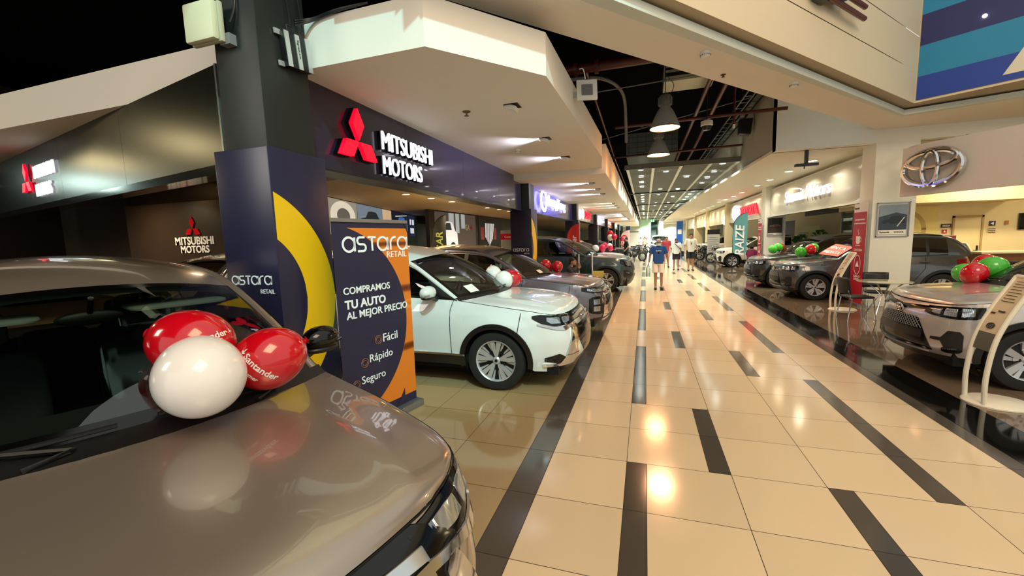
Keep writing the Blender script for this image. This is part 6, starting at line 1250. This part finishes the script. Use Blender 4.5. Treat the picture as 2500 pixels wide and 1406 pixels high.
def person(label, loc, rz, h, shirt, short, pose={}, shoes='1a1614', hair='short', haircol='17120f', fat=1.0, skincol='b98263', long_=False, mask=None, extra=None, sleeve=.62, group=None):
    J = {k: Vector(v) for k, v in STAND.items()}; J.update({k: Vector(v) for k, v in pose.items()}); s = h/1.735
    t = thing('person', label, 'person', loc, rz); sk = mat('skin_'+skincol, skincol, .55, noise=.06, nscale=20)
    R = lambda k: RAD[k[:-1] if k[-1] in 'LR' else k]*(fat if k in ('pel', 'wai', 'che') else 1)
    V = lambda k, r=None: (tuple(J[k]*s), (r or R(k))*s)
    keys = {k: V(k) for k in J}
    pts, ed = chain(keys, [['pel', 'wai', 'che', 'upc', 'nec', 'hed', 'top']]+[['upc', 'sh'+q, 'el'+q, 'wr'+q] for q in 'LR']+[['pel', 'hi'+q, 'kn'+q, 'an'+q, 'to'+q] for q in 'LR'])
    vs, fs = skin_geo(pts, ed); o = MB(); o.add(vs, fs)
    # face, ears, hands
    hd = (J['hed'])*s; fw = (Matrix.Rotation(pose.get('look', 0) if isinstance(pose.get('look', 0), (int, float)) else 0, 4, 'Z') @ Vector((0, -1, 0)))
    fx = Vector((-fw.y, fw.x, 0)); H_ = lambda a, b, c_: hd+fx*a*s+fw*b*s+Vector((0, 0, c_*s))
    o.ell(H_(0, .02, -.01), (.070*s, .078*s, .10*s), 16, Matrix.Rotation(math.atan2(fw.x, -fw.y), 4, 'Z'))
    o.tube([H_(0, .093, .035), H_(0, .108, .0), H_(0, .098, -.012)], [.008*s, .014*s, .012*s], 8)
    for e in (-1, 1): o.ell(H_(.076*e, .0, .005), (.012*s, .02*s, .028*s), 10)
    o.ell(H_(0, .085, -.085), (.03*s, .02*s, .018*s), 10)
    for q, e in (('L', 1), ('R', -1)):
        w = J['wr'+q]*s; d = (J['wr'+q]-J['el'+q]).normalized(); side = Vector((0, 1, 0)); side = (side-d*side.dot(d)).normalized(); nrm = d.cross(side)
        o.tube([w-d*.01, w+d*.035*s, w+d*.075*s], [.028*s, .036*s, .034*s], 10, flat=.5, up=nrm)
        curl = -nrm*e
        for j, ln in enumerate((.062, .074, .070, .055)):
            b0 = w+d*.07*s+side*(.030-.020*j)*s*-1; o.tube([b0, b0+d*ln*.45*s+curl*.006*s, b0+d*ln*.8*s+curl*.02*s, b0+d*ln*.95*s+curl*.036*s], [.0092*s, .009*s, .008*s, .006*s], 6)
        b0 = w+d*.025*s-side*.03*s; o.tube([b0, b0+d*.03*s-side*.022*s, b0+d*.06*s-side*.026*s+curl*.012*s], [.011*s, .010*s, .007*s], 6)
    o.build('body', sk, t, ang=80, flipfix=True)
    # eyes and mouth
    o = MB()
    for e in (-1, 1): o.ell(H_(.030*e, .088, .022), (.011*s, .006*s, .006*s), 8)
    o.build('eyes', M['dark_eye'] if 'dark_eye' in M else M['hair'], t); o = MB(); o.ell(H_(0, .096, -.05), (.022*s, .006*s, .005*s), 8); o.build('mouth', mat('lips', '8a4a40', .5, noise=.05), t)
    o = MB()
    for e in (-1, 1): o.tube([H_(.016*e, .096, .040), H_(.046*e, .086, .042)], .004*s, 5)
    o.build('eyebrows', mat('hair_'+haircol, haircol, .6, noise=.2, nscale=40), t)
    # shirt: torso rings and sleeves
    el = lambda q: J['sh'+q]+(J['el'+q]-J['sh'+q])*sleeve
    up_ = (J['wai']-J['pel'])
    def rings(o, R_): o.grid([[c_+Vector((a*math.cos(2*PI*i/28), b_*math.sin(2*PI*i/28)+.004*s*math.sin(i*.9+n), 0)) for i in range(29)] for n, (c_, a, b_) in enumerate([(Vector(c_)*s, a*s, b_*s) for c_, a, b_ in R_])])
    o = MB(); m_ = J['upc']*.35+(J['shL']+J['shR'])*.325
    rings(o, [(J['pel']-up_*.62, .172*fat, .128*fat), (J['pel']-up_*.2, .170*fat, .128*fat), (J['wai'], .163*fat, .128*fat), ((J['wai']+J['che'])*.5, .170*fat, .132*fat), (J['che'], .182*fat**.5, .130*fat), (J['upc']*.6+J['che']*.4, .192, .128), (J['upc']+Vector((0, 0, .02)), .182, .112), (J['upc']+Vector((0, .0, .055)), .135, .092), (J['nec']*.6+J['upc']*.4+Vector((0, .005, .022)), .070, .064)])
    for q in 'LR':
        a, b_ = J['sh'+q]*s, el(q)*s; d = (b_-a).normalized(); inn = a+(J['upc']*s-a)*.35
        ps = [inn, a, a+(b_-a)*.5, b_+d*.03*s] if not long_ else [inn, a, J['el'+q]*s, J['wr'+q]*s]
        o.tube(ps, [.080*s, .074*s, .066*s, .070*s] if not long_ else [.08*s, .07*s, .054*s, .040*s], 16, caps=False)
    o.build('shirt', mat('cloth_'+shirt, shirt, .85, noise=.06, nscale=14), t, ang=80)
    # shorts or trousers
    cut = .84 if short[0] == 's' else 1.0
    o = MB(); hm_ = (J['hiL']+J['hiR'])*.5
    rings(o, [(hm_-Vector((0, 0, .075)), .12, .105), (hm_-Vector((0, 0, .03)), .168*fat, .122*fat), (J['pel'], .168*fat, .124*fat), (J['pel']+up_*.5, .158*fat, .120*fat)])
    for q in 'LR':
        hi, kn, an = J['hi'+q]*s, J['kn'+q]*s, J['an'+q]*s; e = 1 if q == 'L' else -1
        if cut < 1: o.tube([hi+(kn-hi)*-.08, hi+(kn-hi)*.35, hi+(kn-hi)*cut], [.092*s*fat, .098*s, .094*s], 18, caps=False)
        else: o.tube([hi, hi+(kn-hi)*.5, kn, kn+(an-kn)*.5, an+Vector((0, 0, .01*s))], [.094*s*fat, .088*s, .072*s, .064*s, .060*s], 18, caps=False)
    o.build('shorts' if cut < 1 else 'trousers', mat('cloth_'+short[1:], short[1:], .85, noise=.06, nscale=14), t, ang=80)
    for q in 'LR':
        a, b = J['an'+q]*s, J['to'+q]*s; o = MB(); d = (b-a); d.z = 0; d.normalize(); zb = min(a.z-.085*s, b.z-.03*s)
        o.tube([a-d*.05*s+Vector((0, 0, -.045*s)), a+d*.03*s+Vector((0, 0, -.04*s)), a+d*.13*s+Vector((0, 0, -.05*s)), a+d*.20*s+Vector((0, 0, -.055*s))], [.038*s, .046*s, .044*s, .026*s], 12); o.build('shoe', mat('shoe_'+shoes, shoes, .6, noise=.1), t)
    hm = mat('hair_'+haircol, haircol, .6, noise=.2, nscale=40)
    if hair != 'none':
        o = MB(); rnd = random.Random(len(label)); o.ell(H_(0, -.018, .052), (.079*s, .092*s, .076*s), 24, Matrix.Rotation(math.atan2(fw.x, -fw.y), 4, 'Z')); o.ell(H_(0, -.045, .0), (.074*s, .055*s, .075*s), 20, Matrix.Rotation(math.atan2(fw.x, -fw.y), 4, 'Z'))
        for _ in range(26): a, b_ = rnd.uniform(-PI, PI), rnd.uniform(.3, 1.4); o.ell(H_(.070*math.sin(a)*math.cos(b_), -.018-.083*math.cos(a)*math.cos(b_)*.9, .055+.068*math.sin(b_)), (.022*s, .022*s, .014*s), 8)
        o.build('hair', hm, t, ang=80)
    if hair == 'beard':
        o = MB(); o.ell(H_(0, .055, -.085), (.062*s, .05*s, .035*s), 14); o.build('beard', hm, t)
    if mask:
        o = MB(); P = []
        for i in range(7): P.append([H_(.075*math.sin(a)*1.0, .055+.058*math.cos(a)+.010*math.sin(PI*i/6), -.105+.085*i/6) for a in [(-1.25+2.5*j/10) for j in range(11)]])
        o.grid(P); o.build('face_mask', mat('mask_cloth', mask, .8, noise=.04), t, ang=80); o = MB()
        for e in (-1, 1):
            for z in (-.09, -.03): o.tube([H_(.070*e, .072, z), H_(.082*e, .0, .0)], .003*s, 5)
        o.build('mask_strap', M['white'], t)
    if extra: extra(t, J, s, H_)
    return t
def glasses(t, J, s, H_):
    o = MB()
    for e in (-1, 1): o.ell(H_(.032*e, .098, .022), (.026*s, .008*s, .020*s), 12); o.tube([H_(.058*e, .095, .026), H_(.080*e, .0, .02)], .003*s, 5)
    o.tube([H_(-.01, .105, .026), H_(.01, .105, .026)], .003*s, 5); o.build('sunglasses', M['gloss'], t)
def hung(t, J, s, H_):
    c_ = J['upc']*s+Vector((.0, -.155*s, -.10*s)); o = MB(); o.ell(c_+Vector((0, 0, -.04*s)), (.018*s, .01*s, .05*s), 10); o.tube([c_+Vector((-.03*s, .01, .06*s)), c_, c_+Vector((.03*s, .01, .06*s))], .005*s, 5); o.build('hung_sunglasses', M['gloss'], t)
def bluex(t, J, s, H_):
    hung(t, J, s, H_); o = MB(); o.text('BILLABONG', (-.085*s, -.158*s, 1.285*s), UX, UZ, w=.17*s, h=.028*s, depth=.004, bold=.03); o.build('shirt_print', M['txtwhite'], t)
    o = MB()
    for e in (-1, 1): o.tube([H_(.012*e, .10, .026), H_(.05*e, .09, .028)], .006*s, 6)
    o.build('eyeglasses', M['trim'], t)
t = person('man in a blue T-shirt and white shorts with a pale face mask, walking', (.42, 14.35, 0), 0, 1.70, '1f4f96', 's''e6e4e0', dict(elL=(.27, .05, 1.14), wrL=(.30, -.02, .90), elR=(-.27, .04, 1.14), wrR=(-.30, -.04, .90), knL=(.10, -.02, .5), anL=(.105, .03, .085), toL=(.12, -.14, .03), knR=(-.09, -.05, .5), anR=(-.085, -.06, .085), toR=(-.09, -.23, .03)), hair='short', haircol='a8a29a', fat=1.08, skincol='a9795c', mask='a9c6d8', extra=bluex)
t = thing('shopping_bag', 'thin clear plastic bag hanging from the hand of the man in blue', 'bag', (.10, 14.29, 0)); o = MB(); rows = []
for i in range(9):
    z = .42+.42*i/8; w = (.07 if i < 6 else .07*(1-(i-5)*.26)); rows.append([(w*math.cos(2*PI*j/12), w*.7*math.sin(2*PI*j/12)+.01*math.sin(i*2+j), z) for j in range(13)])
o.grid(rows); o.build('sack', glass('plastic_film', 'd8dcdc', .18, .2), t, ang=80); o = MB(); o.tube([(0, 0, .83), (0, -.02, .90)], .006, 6); o.build('handle', M['white'], t)
person('tall man in a beige T-shirt and black shorts, walking at the right', (2.12, 21.9, 0), 0, 1.86, 'd6cdbd', 's''18181a', dict(elL=(.25, .05, 1.13), wrL=(.27, -.06, .90), elR=(-.25, .04, 1.13), wrR=(-.26, -.10, .92), knL=(.10, -.03, .5), anL=(.10, .04, .085), toL=(.12, -.13, .03), knR=(-.09, -.08, .5), anR=(-.09, -.10, .085), toR=(-.10, -.27, .03)), skincol='b07f60', extra=hung)
def bagx(t, J, s, H_):
    glasses(t, J, s, H_); o = MB(); o.tube(crv([(-.10*s, -.10*s, 1.43*s), (.08*s, -.17*s, 1.25*s), (.25*s, -.08*s, 1.0*s)], 6), .014*s, 8); o.build('bag_strap', M['black'], t); o = MB(); rbox(o, .22*s, .38*s, -.12*s, .08*s, .72*s, 1.02*s); o.build('shoulder_bag', M['black'], t)
    o = MB(); o.tube([(.0, -.155*s, 1.32*s), (.03*s, -.165*s, 1.2*s), (-.01*s, -.16*s, 1.12*s)], [.05*s, .04*s, .02*s], 8, flat=.1); o.build('shirt_print', mat('grey_print', 'a9b2ac', .8, noise=.1), t)
person('bearded man in a white print T-shirt with a black shoulder bag', (1.50, 22.46, 0), 0, 1.64, 'e6e6de', 's''221a1a', dict(knL=(.10, -.08, .5), anL=(.10, -.10, .085), toL=(.12, -.27, .03), elR=(-.25, .04, 1.13), wrR=(-.27, -.04, .9)), hair='beard', skincol='a9795c', fat=1.05, extra=bagx)
person('person in a red T-shirt walking behind the man in blue', (1.13, 24.6, 0), 0, 1.74, 'b03a40', 's''c98a8a', dict(), skincol='b07f60')
def phone(t, J, s, H_):
    w = J['wrR']*s; o = MB(); o.box(w.x-.03, w.x+.03, w.y-.10, w.y-.08, w.z, w.z+.12); o.build('phone', M['gloss'], t)
person('man in a black T-shirt standing at the left edge of the walkway, in profile', (-1.08, 26.0, 0), math.radians(-75), 1.76, '161616', 't''1c1c20', dict(elR=(-.22, -.12, 1.14), wrR=(-.10, -.30, 1.26), elL=(.24, .05, 1.12), wrL=(.22, -.10, .95)), skincol='a9795c', hair='beard', extra=phone)
SEAT = dict(pel=(0, 0, .55), wai=(0, .0, .68), che=(0, .0, .88), upc=(0, -.02, 1.0), nec=(0, -.03, 1.09), hed=(0, -.05, 1.18), top=(0, -.045, 1.275), shL=(.175, -.01, 1.02), elL=(.24, -.08, .76), wrL=(.16, -.30, .66), shR=(-.175, -.01, 1.02), elR=(-.24, -.08, .76), wrR=(-.16, -.30, .66),
    hiL=(.10, -.03, .53), knL=(.14, -.43, .50), anL=(.14, -.40, .085), toL=(.15, -.57, .03), hiR=(-.10, -.03, .53), knR=(-.14, -.43, .50), anR=(-.14, -.40, .085), toR=(-.15, -.57, .03))
def stool(label, p): t = thing('stool', label, 'stool', p); o = MB(); o.lathe([(1e-4, .40), (.17, .40), (.18, .42), (.17, .44), (1e-4, .44)], 24); o.build('seat', M['black'], t); [(lambda a: MB().cyl((.12*math.cos(a), .12*math.sin(a), .4), (.17*math.cos(a), .17*math.sin(a), 0), .012, n=8).build('leg', M['chrome'], t))(PI/4+PI/2*i) for i in range(4)]
person('dark-haired person in black sitting with the back turned, beyond the dark teal car', (-1.60, 23.2, 0), PI, 1.74, '1a1818', 't''202024', SEAT, skincol='a9795c'); stool('black stool under the person in black with the back turned', (-1.60, 23.2, 0))
P2 = dict(SEAT); P2.update(elR=(-.18, -.22, .80), wrR=(-.03, -.22, 1.02)); person('bearded man in a dark shirt sitting behind the grey car, hand at his chin', (-1.78, 10.35, 0), math.radians(75), 1.70, '2a2c3a', 't''2a2a30', P2, hair='beard', skincol='a9795c', long_=True); stool('black stool under the bearded man behind the grey car', (-1.78, 10.35, 0))
def hat(t, J, s, H_):
    o = MB(); c_ = J['top']*s; o.lathe([(1e-4, .09*s), (.06*s, .085*s), (.098*s, .03*s), (.105*s, -.02*s), (.17*s, -.035*s), (.168*s, -.045*s), (.10*s, -.03*s)], 24, Matrix.Translation(c_-Vector((0, 0, .0)))); o.build('hat', mat('brown_felt', '4a3a28', .9, noise=.1), t)
P3 = dict(SEAT); person('person in a maroon top and brown hat sitting before the ivory car', (4.55, 21.0, 0), math.radians(140), 1.62, '7a1a4a', 't''2a2a30', P3, skincol='a9795c', extra=hat, fat=1.15); stool('black stool under the person in maroon', (4.55, 21.0, 0))
person('person in a white top, left one of the far couple by the motorbikes', (-.45, 45.5, 0), .6, 1.70, 'd8d0c0', 't''222226', dict()); person('person in pale pink, right one of the far couple by the motorbikes', (-.05, 45.9, 0), -.6, 1.72, 'd8b8a8', 't''2a2226', dict())
